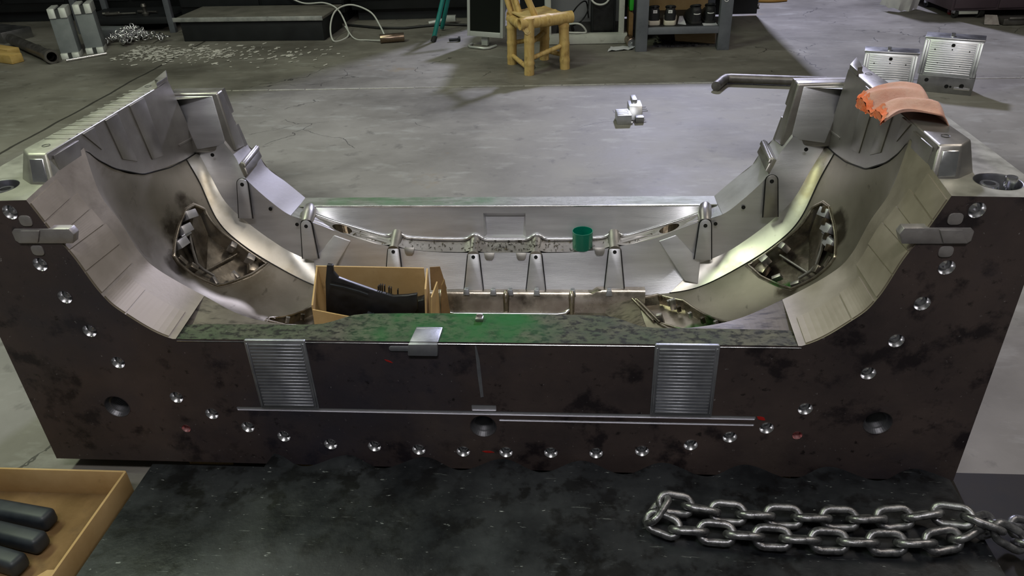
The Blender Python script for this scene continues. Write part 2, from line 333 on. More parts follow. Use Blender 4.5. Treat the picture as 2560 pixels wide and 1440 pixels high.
for sg in (-1, 1):
    b = MB().prism([(.918, .677), (1.048, .677), (1.056, .684), (1.056, .706), (1.048, .714), (.915, .714), (.908, .70)], lambda u, v, h: (sg*u+X0, h, v), -.003, .02)
    b.hexa([mir(sg, p) for p in ((1.0, -.0065, .680), (1.048, -.0065, .680), (1.030, -.0065, .711), (.985, -.0065, .711), (1.0, -.002, .680), (1.05, -.002, .680), (1.032, -.002, .711), (.985, -.002, .711))])
    lk = part(b, 'side_lock', 'mill', bevel=.0015)
    for zz in (.734, .658):
        MB().prism(rrect(.997, zz-.013, 1.027, zz+.013, .009), lambda u, v, h: (sg*u+X0, h, v), -.0025, .01).build('lug', M['mill'], lk, bevel=.001)
for x, z, w, h, a in ((.699, .193, .020, .013, .5), (-.213, .352, .018, .006, .5), (.017, .062, .026, .008, .1)):
    part(MB().prism([(w*.5*math.cos(k*.785)*(1+.25*(-1)**k), h*.5*math.sin(k*.785)*(1+.2*(-1)**(k//2))) for k in range(8)], lambda u, v, hh: (x+u*math.cos(a)+v*math.sin(a), hh, z-u*math.sin(a)+v*math.cos(a)), -.0006, .0004), 'paint_mark', 'paint')
# decks with guide holes
for sg in (-1, 1):
    hole = circ(1.122, .085, .046, 32)
    d = MB(); sheet(d, [(.992, 0), (1.193 if sg > 0 else 1.207, 0), (1.193 if sg > 0 else 1.207, YB), (.90, YB), (.90, .80), (1.012, .77), (1.012, .27), (.996, .24), (.99, .11)], [hole], lambda u, v: (sg*u+X0, v, ZD))
    part(d, 'deck', 'deck')
    part(MB().lathe([(.047, .0005), (.046, 0), (.044, -.004), (.044, -.13), (.0005, -.13)], mir(sg, (1.122, .085, ZD)), (0, 0, 1), 32), 'guide_bore', 'gun', smooth=30)
    bu = part(MB().lathe([(.020, -.12), (.020, -.012), (.018, -.008), (.012, -.008), (.012, -.05)], mir(sg, (1.112, .095, ZD)), (0, 0, 1), 24), 'guide_bush', 'bright', smooth=35)
    part(MB().lathe([(.0005, .012), (.011, .012), (.012, .009), (.012, -.01), (.007, -.012), (.007, -.12)], mir(sg, (1.146, .082, ZD)), (0, 0, 1), 16), 'bolt', 'bright', smooth=35)
# front ledge, its chamfered rear edge and the corner shelves
LX = [(.755, .072), (.70, .075), (.6, .077), (.45, .078), (.425, .079), (.40, .083), (.375, .096), (.352, .113), (.33, .125), (.30, .131), (.22, .134), (.1, .136), (0, .136)]
LXf = [(-x, y) for x, y in LX]+[(x, y) for x, y in LX[-2::-1]]
le = MB().grid([[(x+X0, 0, .4055 if abs(x) < .7 else .408), (x+X0, y*.5, .405), (x+X0, y, .405)] for x, y in LXf])
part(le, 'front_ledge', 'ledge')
part(MB().grid([[(x+X0, y, .405), (x+X0, y+.0035, .4025), (x+X0, y+.004, .372)] for x, y in LXf]), 'ledge_edge', 'fillet')
part(MB().tube([(-.745+1.50*i/30+X0, -.0003, .4052) for i in range(31)], .0013, 6), 'ledge_highlight', 'bright')  # polished tube drawn in as the highlight of the edge
kb = MB().hexa([(-.150, .058, .404), (-.083, .058, .404), (-.083, .064, .404), (-.150, .064, .404), (-.150, .052, .412), (-.083, .052, .412), (-.083, .064, .412), (-.150, .064, .412)])
kb.hexa([(-.162, -.009, .374), (-.088, -.009, .374), (-.084, .05, .38), (-.152, .05, .38), (-.157, -.009, .409), (-.086, -.009, .409), (-.083, .058, .412), (-.150, .058, .412)])
kn = part(kb, 'locating_key', 'rib', bevel=.003)
MB().prism(rrect(-.207, .384, -.15, .398, .006), lambda u, v, h: (u, h, v), -.003, .003).build('key_slot', M['rib'], kn, bevel=.001)
part(MB().box((.003, .106, .409), (.020, .018, .010)).box((.003, .112, .416), (.016, .006, .006)), 'stop_pad', 'satin', bevel=.002)
for sg in (-1, 1):
    rows = []
    for i in range(25):
        s = 5+2*i/24; p = crom(P1, s); yl = .078; a = mir(sg, (p[0], min(yl, p[1]), .400)); b = mir(sg, p)
        rows.append([a, tuple((a[k]+b[k])/2 for k in range(3)), b])
    part(MB().grid(rows), 'corner_shelf', 'smear')
# front lips with raised spotted panels
def lip_pt(sg, s, y, h=0):
    a = crom(P0, s); b = crom(P1, s); t = y/max(b[1], 1e-4); p = [a[k]+(b[k]-a[k])*t for k in range(3)]
    a2 = crom(P0, min(s+.02, 9)); d = V(a2[0]-a[0], 0, a2[2]-a[2]).normalized(); n = V(d.z, 0, -d.x)
    if n.x > 0: n = -n
    return (sg*(p[0]+n.x*h)+X0, p[1], p[2]+n.z*h)
for sg in (-1, 1):
    part(MB().grid([[lip_pt(sg, 5.05*i/60, crom(P1, 5.05*i/60)[1]*j/4) for j in range(5)] for i in range(61)]), 'front_lip', 'lip', smooth=60)
    for (s0, s1, y0, y1) in ((.12, .62, .004, .115), (.66, 1.14, .004, .145), (1.17, 1.74, .004, .15), (1.77, 2.42, .004, .155), (2.45, 3.05, .004, .15), (3.2, 4.05, .004, .11), (4.08, 4.92, .004, .105)):
        r = MB(); n = 8
        top = [[lip_pt(sg, s0+(s1-s0)*i/n, y, .0026) for y in (y0, y1)] for i in range(n+1)]
        bot = [[lip_pt(sg, s0+(s1-s0)*i/n, y, -.001) for y in (y0, y1)] for i in range(n+1)]
        r.grid(top)
        ring = [t[0] for t in top]+[t[1] for t in top[::-1]]; rb = [t[0] for t in bot]+[t[1] for t in bot[::-1]]; k = len(ring)
        r.add(ring+rb, [(i, (i+1) % k, k+(i+1) % k, k+i) for i in range(k)])
        part(r, 'lip_panel', 'panel')
# cavity
FOG = [(1.42, 2.70), (1.65, 2.86), (2.05, 2.88), (2.6, 2.92), (3.05, 2.95), (3.97, 2.94), (3.94, 2.6), (3.68, 2.0), (3.12, 1.8), (2.7, 1.74), (2.45, 1.77), (2.08, 2.0), (1.7, 2.27), (1.42, 2.52)]
LOW = [(6.55, 2.9), (6.0, 2.97), (5.5, 2.75), (5.05, 1.78), (5.25, 1.35), (6.2, 2.3)]
def dens(poly, n=5):
    out = []
    for i in range(len(poly)):
        a, b = poly[i], poly[(i+1) % len(poly)]
        out += [(a[0]+(b[0]-a[0])*k/n, a[1]+(b[1]-a[1])*k/n) for k in range(n)]
    return out
def scl(poly, f):
    cx = sum(p[0] for p in poly)/len(poly); cy = sum(p[1] for p in poly)/len(poly)
    return [(cx+(x-cx)*f, cy+(y-cy)*f) for x, y in poly]
def frame(sg, s, t):
    p = V(*trough(s, t)); a = V(*trough(min(s+.03, 9), t))-V(*trough(s-.03, t)); b = V(*trough(s, min(t+.03, 3)))-V(*trough(s, t-.03))
    a.x *= sg; b.x *= sg; p.x = sg*p.x+X0
    n = a.cross(b).normalized()
    if n.dot(V(0, -.3, 1.3)-p) < 0: n = -n
    return p, a.normalized(), (b-a.normalized()*b.dot(a.normalized())).normalized(), n
def off(sg, s, t, h): p, a, b, n = frame(sg, s, t); return p+n*h
NS, NT = 198, 54
for sg in (-1, 1):
    g = MB(); g.v = [mir(sg, trough(9*i/NS, 3*j/NT)) for i in range(NS+1) for j in range(NT+1)]
    fo, lo_ = scl(FOG, .99), scl(LOW, .99)
    for i in range(NS):
        for j in range(NT):
            c = (9*(i+.5)/NS, 3*(j+.5)/NT)
            if inpoly(c, fo) or inpoly(c, lo_): continue
            g.f.append((i*(NT+1)+j, i*(NT+1)+j+1, (i+1)*(NT+1)+j+1, (i+1)*(NT+1)+j))
    part(g, 'cavity_wall', 'cav', smooth=50)
    # rounded shoulder and side plate of the arm
    rows = []
    for i in range(61):
        s = 5.7*i/60; a = V(*crom(P4, s)); b = V(*crom(P5, s)); c = (a+b)/2+V(.002, .004, -.003); rows.append([])
        for k in range(9):
            t = k/8; q = a*(1-t)**2+c*2*t*(1-t)+b*t*t; rows[-1].append(mir(sg, q))
    part(MB().tube([mir(sg, V(*crom(P4, 5.7*i/60))+V(-.001, -.001, .001)) for i in range(61)], .0016, 6), 'insert_joint', 'dark')
    part(MB().grid(rows), 'shoulder_radius', 'fillet', smooth=60)
    part(MB().grid([[mir(sg, V(*crom(P5, 5.7*i/60)).lerp(V(*crom(P6, 5.7*i/60)), k/3)) for k in range(4)] for i in range(61)]), 'side_plate', 'plate', smooth=60)
rows = []
for sg in (-1, 1):
    r = []
    for i in range(31):
        s = 5.7+3.3*i/30; r.append([mir(sg, crom(P4, s)), mir(sg, V(*crom(P4, s)).lerp(V(*crom(P5, s)), .5)), mir(sg, crom(P5, s)), mir(sg, V(*crom(P5, s)).lerp(V(*crom(P6, s)), .5)), mir(sg, V(*crom(P5, s)).lerp(V(*crom(P6, s)), .82)), mir(sg, crom(P6, s))])
    rows += r if sg < 0 else r[::-1][1:]
part(MB().grid(rows), 'centre_panel', 'plate', smooth=25)
# rear shelf, rear wall with pocket, rear rail
def tab(T, x):
    x = abs(x)
    for (a, za), (b, zb) in zip(T, T[1:]):
        if x <= b: return za+(zb-za)*(x-a)/(b-a)
    return T[-1][1]
def smt(T, x): return sum(tab(T, abs(x)+d) if abs(x)+d >= 0 else tab(T, -(abs(x)+d)) for d in (-.03, -.015, 0, .015, .03))/5
TB2 = [(0, .279), (.24, .282), (.386, .303), (.45, .320), (.50, .335), (.60, .381), (.64, .398), (.70, .404)]
TB1 = [(0, .289), (.24, .292), (.40, .303), (.45, .319), (.52, .345), (.57, .362), (.64, .394), (.70, .404)]
BOSS = (-.361, -.097, .108, .362)
def bmp(x, w=.020): return sum(math.exp(-((x-q)/w)**2) for q in BOSS)
def shelf(x, v): return (x+X0, .70+(.762-.70)*v, (smt(TB2, x)+.010*bmp(x))*(1-v)+(smt(TB1, x)+.018*bmp(x))*v)
def rwall(x, v): return (x+X0, .762+(.788-.762)*v, (smt(TB1, x)+.018*bmp(x))*(1-v)+.405*v)
XE = .655
def strip(n=150): return [(-XE+2*XE*i/n, 0) for i in range(n+1)]+[(XE-2*XE*i/n, 1) for i in range(n+1)]
sh = MB(); CB = [[(x+.031*math.cos(a*math.pi/12), .52+.40*math.sin(a*math.pi/12)) for a in range(24)] for x in (-.535, .535)]
XP = [(-.64+.016*i, v) for i in range(81) for v in (.25, .5, .75)]
sheet(sh, strip(), CB, shelf, [q for q in XP if not any(inpoly(q, [(x*1+(x-sum(z[0] for z in c)/24)*.2, y) for x, y in c]) for c in CB)]); part(sh, 'rear_shelf', 'satin', smooth=40)
for c in CB:
    n = len(c); t = [V(*shelf(*p)) for p in c]; bb = [p+V(0, .004, -.03) for p in t]
    part(MB().add(t+bb, [(i, (i+1) % n, n+(i+1) % n, n+i) for i in range(n)]+[tuple(range(n, 2*n))]), 'counterbore', 'pocket')
pk = [(-.068, .10), (.072, .10), (.072, .80), (-.068, .80)]
rw = MB(); sheet(rw, strip(), [pk], rwall, [q for q in XP if not (-.075 < q[0] < .08)]); part(rw, 'rear_wall', 'plate', smooth=40)
t = [V(*rwall(*p)) for p in pk]; bb = [t[0]+V(.010, .012, .004), t[1]+V(-.010, .012, .004), t[2]+V(-.006, .016, -.016), t[3]+V(.006, .016, -.016)]
part(MB().add(t+bb, [(0, 1, 5, 4), (1, 2, 6, 5), (2, 3, 7, 6), (3, 0, 4, 7), (4, 5, 6, 7)]), 'wall_pocket', 'plate')
part(MB().tube([V(*rwall(-XE+2*XE*i/180, .05))+V(0, -.002, 0) for i in range(181)], .0052, 8), 'shelf_bead', 'bright', smooth=60)
part(MB().tube([(-.655+X0, .7885, .4055), (.655+X0, .7885, .4055)], .0035, 8), 'rail_bead', 'bright', smooth=60)
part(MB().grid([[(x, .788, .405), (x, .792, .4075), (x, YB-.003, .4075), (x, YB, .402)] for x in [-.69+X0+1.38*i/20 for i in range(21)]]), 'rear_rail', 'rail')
for sg in (-1, 1):
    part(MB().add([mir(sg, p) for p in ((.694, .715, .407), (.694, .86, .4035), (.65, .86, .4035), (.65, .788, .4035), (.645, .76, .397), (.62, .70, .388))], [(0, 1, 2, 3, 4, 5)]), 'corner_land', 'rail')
    O = [(x, YB, z) for x, z in BK]
    part(MB().grid([[mir(sg, V(*crom(P6, 5*i/40)).lerp(V(*crom(O, 5*i/40)), k/3)) for k in range(4)] for i in range(41)]), 'rear_lip', 'matte', smooth=50)
    # stepped key bar across the rear lip
    c = V(*crom(P6, 1.75)).lerp(V(*crom(O, 1.75)), .5); e = (V(*crom(O, 1.75))-V(*crom(P6, 1.75))); d = V(*crom(P6, 2.3))-V(*crom(P6, 1.3)); d.normalize(); nn = d.cross(e).normalized()
    if nn.x > 0: nn = -nn
    kb = MB(); ax = V(e.x*sg, e.y, e.z)*.49; ay = V(d.x*sg, d.y, d.z); az = V(nn.x*sg, nn.y, nn.z)
    kb.obox(mir(sg, c+nn*.008), ax, ay*.024, az*.009); kb.obox(mir(sg, c+nn*.016-d*.010), ax, ay*.008, az*.006)
    part(kb, 'lip_step', 'satin', bevel=.003)
    # ejector pins in the side plate
    for (x, y, z) in ((.925, .752, .606), (.752, .706, .437), (.672, .702, .383)):
        part(MB().lathe([(.0062, 0), (.0055, -.0025), (.0003, -.0025)], mir(sg, (x, y-.004, z)), (-.25*sg*0, -1, .15), 14, cap0=False), 'ejector_pin', 'dark')
# lifters: tapered blades with a rounded head, and the round bosses over the shelf
def lifter(p, d, n, L, w0, w1, m='plate', hole=True):
    p = V(*p); d = V(*d).normalized(); n = V(*n).normalized(); u = d.cross(n).normalized()
    poly = [(w0*math.cos(math.pi*k/10), -w0*math.sin(math.pi*k/10)) for k in range(11)][::-1]
    poly = [(w1, L), ]+[(w0*math.cos(math.pi*k/10), -w0*math.sin(math.pi*k/10)) for k in range(11)]+[(-w1, L)]
    lf = part(MB().prism(poly, lambda a, b, h: p+u*a+d*b+n*h, -.006, .006), 'lifter_blade', m, bevel=.0016)
    ol = [p+u*a*1.10+d*b*1.0+n*.0012 for a, b in poly]
    MB().tube(ol, .0016, 6).build('blade_joint', M['dark'], lf)
    MB().lathe([(.0062, .0068), (.0050, .0066), (.0050, .0062), (.0003, .0062)], p+d*.002, n, 14).build('pin_hole', M['dark'], lf)
for x in (-.354, -.090, .115, .369):
    zb = smt(TB2, x-X0)
    lifter((x, .6935, zb-.012), (0, -.058, -.125), (0, -.9, .42), .125 if abs(x) < .3 else .135, .0185, .031)
    part(MB().tube([(x, .795, zb+.022), (x, .775, zb+.016), (x, .755, zb+.006), (x, .715, zb-.006), (x, .693, zb-.010)], [.012, .019, .021, .0205, .020], 14), 'shelf_boss', 'satin', smooth=60)
    if x < 0: part(MB().prism([(.022, 0), (.018, .02), (.012, .028), (-.012, .028), (-.018, .02), (-.022, 0)], lambda a, b, h: (x+.052+a*.8, .70-b*.4+h*-.9, zb-.002-b*.75+h*.4), -.003, .003), 'lip_tab', 'satin', bevel=.001)
    else: part(MB().prism([(.022, 0), (.018, .02), (.012, .028), (-.012, .028), (-.018, .02), (-.022, 0)], lambda a, b, h: (x-.048+a*.8, .70-b*.4+h*-.9, zb-.002-b*.75+h*.4), -.003, .003), 'lip_tab', 'satin', bevel=.001)
for sg in (-1, 1):
    lifter(mir(sg, (.641, .699, .380)), (0, -.022, -.13), (sg*-.06, -.96, .2), .115, .0175, .025)
    part(MB().tube([mir(sg, p) for p in ((.655, .80, .402), (.650, .775, .404), (.643, .74, .398), (.641, .705, .384))], [.012, .020, .022, .020], 14), 'shelf_boss', 'satin', smooth=60)
    lifter(mir(sg, (.824, .701, .527)), (sg*.008, -.02, -.12), (sg*-.08, -.96, .2), .115, .0165, .021, 'plate' if sg < 0 else 'satin')
# sloped facets closing the centre panel at both ends
for sg in (-1, 1):
    fq = [(.50, .697, .323), (.553, .697, .345), (.635, .69, .257), (.628, .65, .193), (.586, .655, .201)]
    nn = V(-.15*sg, -.85, .40).normalized(); f_ = [V(*mir(sg, p))+nn*.003 for p in fq]; g_ = [V(*mir(sg, p))-nn*.012 for p in fq]; n = 5
    part(MB().add(f_+g_, [tuple(range(n)), tuple(range(n, 2*n))]+[(k, (k+1) % n, n+(k+1) % n, n+k) for k in range(n)]), 'panel_facet', 'plate', bevel=.003, seg=3)
# ------------------------------------------------------------------ towers
ARC = [(.13, .78), (.25, .80), (.258, .812), (.288, .772), (.353, .718), (.469, .654), (.618, .616), (.72, .603), (.80, .597), (.815, .597)]
def arcz(y):
    for (a, za), (b, zb) in zip(ARC, ARC[1:]):
        if y <= b: return za+(zb-za)*(y-a)/(b-a)
    return ARC[-1][1]
for sg in (-1, 1):
    rows = []
    for i in range(61):
        w = i/60; yt = .13+.615*w; ybm = .13+.685*w; zb = arcz(ybm) if ybm < .25 else (arcz(ybm-.012)+arcz(ybm)+arcz(ybm+.012))/3
        rows.append([mir(sg, (1.0, ybm, zb)), mir(sg, (1.0015, (yt+ybm)/2, (zb+.845)/2)), mir(sg, (1.003, yt, .8445))])
    ai = part(MB().grid(rows), 'arch_insert', 'satin', smooth=50)
    sm = [mir(sg, (.9995, .258+.557*i/40, (arcz(.258+.557*i/40-.012)+arcz(.258+.557*i/40)+arcz(min(.258+.557*i/40+.012, .815)))/3)) for i in range(41)]
    part(MB().tube(sm, .0022, 6), 'arch_joint', 'dark')
    for poly in ([(.275, .842), (.327, .781), (.328, .842)], [(.381, .842), (.40, .726), (.463, .696), (.442, .842)], [(.507, .842), (.536, .673), (.604, .661), (.588, .842)], [(.70, .66), (.79, .652), (.79, .645), (.70, .653)]):
        MB().prism(poly, lambda a, b, h: mir(sg, (1.003-h-(.845-b)*.008, a, b)), -.001, .0035).build('relief_panel', M['satin'], ai, bevel=.0012)
    top = [(1.006, .132), (1.055, .132), (1.086, .165), (1.057, .835), (1.006, .745), (1.007, .27), (1.006, .24)]; bas = [(.99, .098), (1.048, .098), (1.096, .135), (1.078, .852), (1.012, .765), (1.012, .27), (.995, .24)]
    tw = MB(); n = 7
    tw.add([mir(sg, (x, y, .775)) for x, y in bas]+[mir(sg, (x, y, .845)) for x, y in top], [tuple(range(n)), tuple(range(n, 2*n))]+[(i, (i+1) % n, n+(i+1) % n, n+i) for i in range(n)])
    to = part(tw, 'tower', 'deck' if sg < 0 else 'satin', bevel=.006, seg=3)
    MB().prism([(1.0035, .675), (1.018, .715), (1.032, .72), (1.05, .832), (1.006, .748)], lambda a, b, h: mir(sg, (a, b, h)), .84, .858).build('tower_wedge', M['satin'], to, bevel=.002)
    for y in (.185, .69): MB().lathe([(.0095, .0006), (.0085, 0), (.0085, -.0005), (.0003, -.0005)], mir(sg, (1.04, y, .8455)), (0, 0, 1), 16).build('dowel_hole', M['dark'], to)
    if sg < 0:
        rb = MB()
        for k in range(13):
            y = .235+k*.034; rb.box(mir(sg, (1.0415, y, .8458)), (.066, .007, .0016))
        r = rb.build('cutter_ridge', M['deck'], to, bevel=.0006, seg=1)
    # front pad facing on the tower's inner side
    MB().prism([(.14, .784), (.235, .79), (.25, .835), (.145, .835)], lambda a, b, h: mir(sg, (.999-h+(b-.78)*.05, a, b)), -.001, .004).build('pad', M['satin'], to, bevel=.002)
    # framed front face of the tower
    MB().hexa([mir(sg, p) for p in ((1.004, .101, .784), (1.042, .101, .784), (1.048, .124, .834), (1.014, .124, .834), (1.004, .107, .784), (1.042, .107, .784), (1.048, .132, .834), (1.014, .132, .834))]).build('tower_face', M['bright'], to, bevel=.002)
    rbk = MB()
    rbk.hexa([mir(sg, p) for p in ((.852, .768, .612), (1.03, .778, .600), (1.03, .842, .60), (.852, .842, .60), (.886, .802, .79), (1.052, .802, .79), (1.052, .842, .79), (.886, .842, .79))])
    rb_ = part(rbk, 'rear_block', 'satin', bevel=.006, seg=3)
    MB().hexa([mir(sg, p) for p in ((.853, .84, .60), (1.03, .84, .60), (1.03, .86, .60), (.853, .86, .60), (.868, .84, .672), (1.03, .84, .672), (1.03, .86, .672), (.868, .86, .672))]).build('block_heel', M['satin'], rb_)
    MB().hexa([mir(sg, p) for p in ((.874, .84, .712), (1.03, .84, .712), (1.03, .86, .712), (.874, .86, .712), (.886, .84, .79), (1.05, .84, .79), (1.05, .86, .79), (.886, .86, .79))]).build('block_heel', M['satin'], rb_)
    # polished rear block face, set back from the bevelled frame
    MB().hexa([mir(sg, p) for p in ((.882, .769, .632), (.985, .774, .615), (.985, .780, .615), (.882, .775, .632), (.903, .799, .782), (1.03, .799, .782), (1.03, .806, .782), (.903, .806, .782))]).build('block_face', M['bright'] if 0 else M['plate'], rb_, bevel=.003)
# ------------------------------------------------------------------ fog-lamp pockets, lower inserts, centre grille insert
def pocket(sg, poly, depth, shrink, nm):
    d = dens(poly, 5); n = len(d); c = scl(d, shrink)
    t = [off(sg, s, u, .002) for s, u in d]; o = [off(sg, s, u, .0005) for s, u in scl(d, 1.05)]; b = [off(sg, s, u, -depth) for s, u in c]
    w = MB().add(o+t+b, [(i, (i+1) % n, n+(i+1) % n, n+i) for i in range(n)]+[(n+i, n+(i+1) % n, 2*n+(i+1) % n, 2*n+i) for i in range(n)])
    sheet(w, c, [], lambda s, u: off(sg, s, u, -depth), [(s, u) for s, u in dens(scl(poly, shrink*.6), 2)]+[(sum(p[0] for p in c)/n, sum(p[1] for p in c)/n)])
    po = part(w, nm, 'pocket', smooth=30)
    MB().tube([p for p in t], .0045, 8, closed=True).build('rim', M['pocket'], po, smooth=60)
    return po
def oblk(mb, sg, s, t, h, a, b, c, ang=0, tilt=0):
    p, x, y, n = frame(sg, s, t); rm = Matrix.Rotation(ang, 3, n); x = rm @ x; y = rm @ y
    if tilt: rt = Matrix.Rotation(tilt, 3, y); x = rt @ x; n = rt @ n
    return mb.obox(p+n*h, x*a, y*b, n*c)
for sg in (-1, 1):
    po = pocket(sg, FOG, .045, .90, 'fog_lamp_pocket')
    for s, t in ((1.58, 2.56), (1.86, 2.35), (2.17, 2.12)):
        oblk(MB(), sg, s, t, -.018, .013, .021, .030, 0, .25*0).build('core_block', M['plate'], po, bevel=.002)
    p, x, y, n = frame(sg, 2.02, 2.27); MB().tube([p-y*.02+n*.004, p+y*.02+n*.004], .0065, 12).build('round_bar', M['bright'], po, smooth=50)
    rib = [off(sg, s, t, h) for s, t, h in ((2.0, 2.38, .0), (2.45, 2.30, -.012), (2.85, 2.22, -.022), (3.05, 2.24, -.027), (3.35, 2.3, -.030))]
    MB().tube(rib, .0048, 8).build('runner_rib', M['satin'], po, smooth=60)
    rib = [off(sg, s, t, h) for s, t, h in ((3.12, 2.26, -.028), (3.2, 2.6, -.030), (3.28, 2.88, -.026))]
    MB().tube(rib, .0042, 8).build('runner_rib', M['pocket' if sg < 0 else 'satin'], po, smooth=60)
    # inner wall sheet between the blocks and the rib
    MB().add([off(sg, *q) for q in ((1.5, 2.72, -.006), (2.05, 2.42, -.004), (2.9, 2.26, -.028), (3.1, 2.34, -.042), (2.3, 2.8, -.03), (1.75, 2.8, -.012))], [(0, 1, 2, 3, 4, 5)]).build('pocket_wall', M['pocket'], po)
    for s, t, h, a, b, c, ang in ((3.07, 2.86, -.008, .010, .010, .016, .3), (3.62, 2.86, -.004, .013, .011, .014, .2), (3.8, 2.82, -.022, .016, .02, .012, .5), (2.93, 1.98, -.014, .012, .010, .022, .4), (3.52, 2.1, -.008, .014, .006, .010, -.5), (3.7, 2.45, -.008, .014, .006, .010, -.3), (2.63, 1.93, -.02, .016, .008, .018, .2)):
        oblk(MB(), sg, s, t, h, a, b, c, ang).build('core_block', M['satin'] if h > -.01 else M['pocket'], po, bevel=.0015)
    if sg > 0:
        for s, t in ((1.75, 2.42), (2.05, 2.22), (2.3, 2.02), (1.5, 2.54)):
            oblk(MB(), sg, s, t, .004, .010, .007, .012, .3).build('side_tooth', M['sludge'], po, bevel=.001)
    # soot and oil ring around the pocket edge
    ring = [(1.42, 2.5), (1.7, 2.25), (2.08, 1.98), (2.45, 1.74), (2.75, 1.70)]
    lw = pocket(sg, LOW, .028, .92, 'lower_grille_pocket')
    for k in range(7):
        f = k/6; s = 5.95-.85*f; t = 2.93-1.1*f**1.15
        oblk(MB(), sg, s, t, -.004, .006, .005, .010, .4).build('clip_core', M['satin'] if k % 2 else M['sludge'], lw, bevel=.001)
    for q in ((5.75, 2.72), (6.12, 2.42)):
        oblk(MB(), sg, q[0], q[1], .0, .009, .006, .020, .2).build('clip_core', M['satin'], lw, bevel=.0015)
    for a, b in (((6.62, 2.92), (6.28, 2.32)), ((6.5, 2.86), (6.16, 2.3))):
        MB().tube([off(sg, a[0], a[1], .004), off(sg, (a[0]+b[0])/2, (a[1]+b[1])/2, .006), off(sg, b[0], b[1], .006)], .005, 8).build('grille_bar', M['pocket'], lw, smooth=60)
    MB().tube([off(sg, s, t, .003) for s, t in ((5.1, 1.6), (5.4, 1.75), (5.8, 2.05), (6.15, 2.3))], .004, 8).build('grille_bar', M['pocket'], lw, smooth=60)
# centre grille insert: a dark trough back wall with rod, posts and clips
gi = empty('grille_insert'); gi.parent = mould
bw = MB(); rows = []
for i in range(61):
    x = -.46+.92*i/60; dz = .010 if abs(x) > .30 else 0
    rows.append([(x+X0, .652, .170+dz), (x+X0, .630, .172+dz), (x+X0, .622, .166+dz), (x+X0, .612, .135), (x+X0, .600, .112), (x+X0, .57, .10)])
bw.grid(rows); bw.build('back_wall', M['pocket'], gi, smooth=40)
def gpt(x, y=.59, z=.113): return (x+X0, y, z)
MB().tube([gpt(-.20, .612, .150), gpt(-.197, .604, .126), gpt(-.18, .594, .114), gpt(-.16, .59, .112)]+[gpt(-.15+.33*i/12, .59, .112) for i in range(13)]+[gpt(.205, .594, .114), gpt(.222, .604, .126), gpt(.225, .612, .150)], .0055, 10).build('rod', M['bright'], gi, smooth=60)
for x in (-.20, .012, .225): MB().tube([(x+X0, .625, .178), (x+X0, .612, .172), (x+X0, .604, .14), (x+X0, .60, .10)], [.006, .010, .009, .009], 12).build('post', M['pocket'], gi, smooth=60)
for x in (-.118, -.030, .026, .112, .228, .345): MB().hexa([(x+X0-.011, .615, .166), (x+X0+.011, .615, .166), (x+X0+.008, .632, .168), (x+X0-.008, .632, .168), (x+X0-.008, .622, .184), (x+X0+.008, .622, .184), (x+X0+.006, .634, .186), (x+X0-.006, .634, .186)]).build('clip', M['rib'], gi, bevel=.0015)
for sg in (-1, 1):
    MB().grid([[off(sg, 6.5+1.15*i/16, 1.0+1.95*j/12, .0035) for j in range(13)] for i in range(17)]).build('cover_sheet', M['smear'], gi, smooth=50)  # added dark sheet, hides a bright lamp reflection in the cavity
# swarf lying on the rear shelf: uncountable chips
ch = MB()
for k in range(300):
    x = R_.choice((-1, 1))*R_.random()**.8*.52; x = R_.gauss(.03, .09) if k % 3 == 0 else x
    if abs(x) > .6: continue
    v = R_.uniform(.1, .9); p = V(*shelf(x, v))+V(0, 0, .0022); a = R_.uniform(0, 6.28); l = R_.uniform(.0012, .0048)
    d = V(math.cos(a), math.sin(a), R_.uniform(-.1, .5))*l; e = V(-math.sin(a), math.cos(a), .2)*l*.35
    ch.add([p-d-e, p+d-e, p+d+e, p-d+e+V(0, 0, .001)], [(0, 1, 2, 3)])
so = ch.build('swarf', M['sludge'], mould, recalc=False); so['kind'] = 'stuff'
# dunnage under the block
M['wood'] = mat('dunnage_wood', (.34, .25, .12), (.46, .36, .2), 8, .8, None, 0, .2, .1, 30, (1, 8, 8))
for i, (x, d) in enumerate(((-.78, 'second of the timbers under the mould, nearest its left corner'), (-.52, 'short pale timber under the mould beside the black plate edge'), (.75, 'timber under the right half of the mould'))):
    tag(MB().box((x, .44, -.0255), (.13, .80, .049)).build('timber', M['wood'], bevel=.003), d.replace('second of the timbers', 'squared timber'), 'timber', 'timbers under the mould')
# ================================================================== things on and around the mould
# scalloped black plate lying in front
PZ = .042
def scal(x): 
    if x < -.57: return -.055+(.0)
    return -.0265+.0225*math.cos((x+.362)/.208*2*math.pi)
edge = [(-.88+2.045*i/220, scal(-.88+2.045*i/220)) for i in range(221)]
pp = [(-.885, -.95)]+[(1.165, -.95)]+edge[::-1]
plm = MB(); n = len(pp)
sheet(plm, pp, [], lambda u, v: (u, v, PZ))
plm.add([(u, v, PZ) for u, v in pp]+[(u, v, FZ) for u, v in pp], [(i, (i+1) % n, n+(i+1) % n, n+i) for i in range(n)])
tag(plm.build('scalloped_plate', M['black_plate']), 'oily black steel plate with a wavy edge lying in front of the mould', 'plate')
tag(MB().box((1.44, -.42, -.024), (.52, .9, .05)).build('shadow_slab', M['black_slab'], bevel=.004), 'added black slab standing in for shaded floor right of the wavy plate', 'slab')  # added dark slab where the floor lies in shadow
tag(MB().box((1.345, -.40, .029), (.14, .17, .055), Matrix.Rotation(-.5, 3, 'Z')).build('slate_box', M['slate'], bevel=.006), 'dark slate block at the lower right corner beside the chain', 'block')
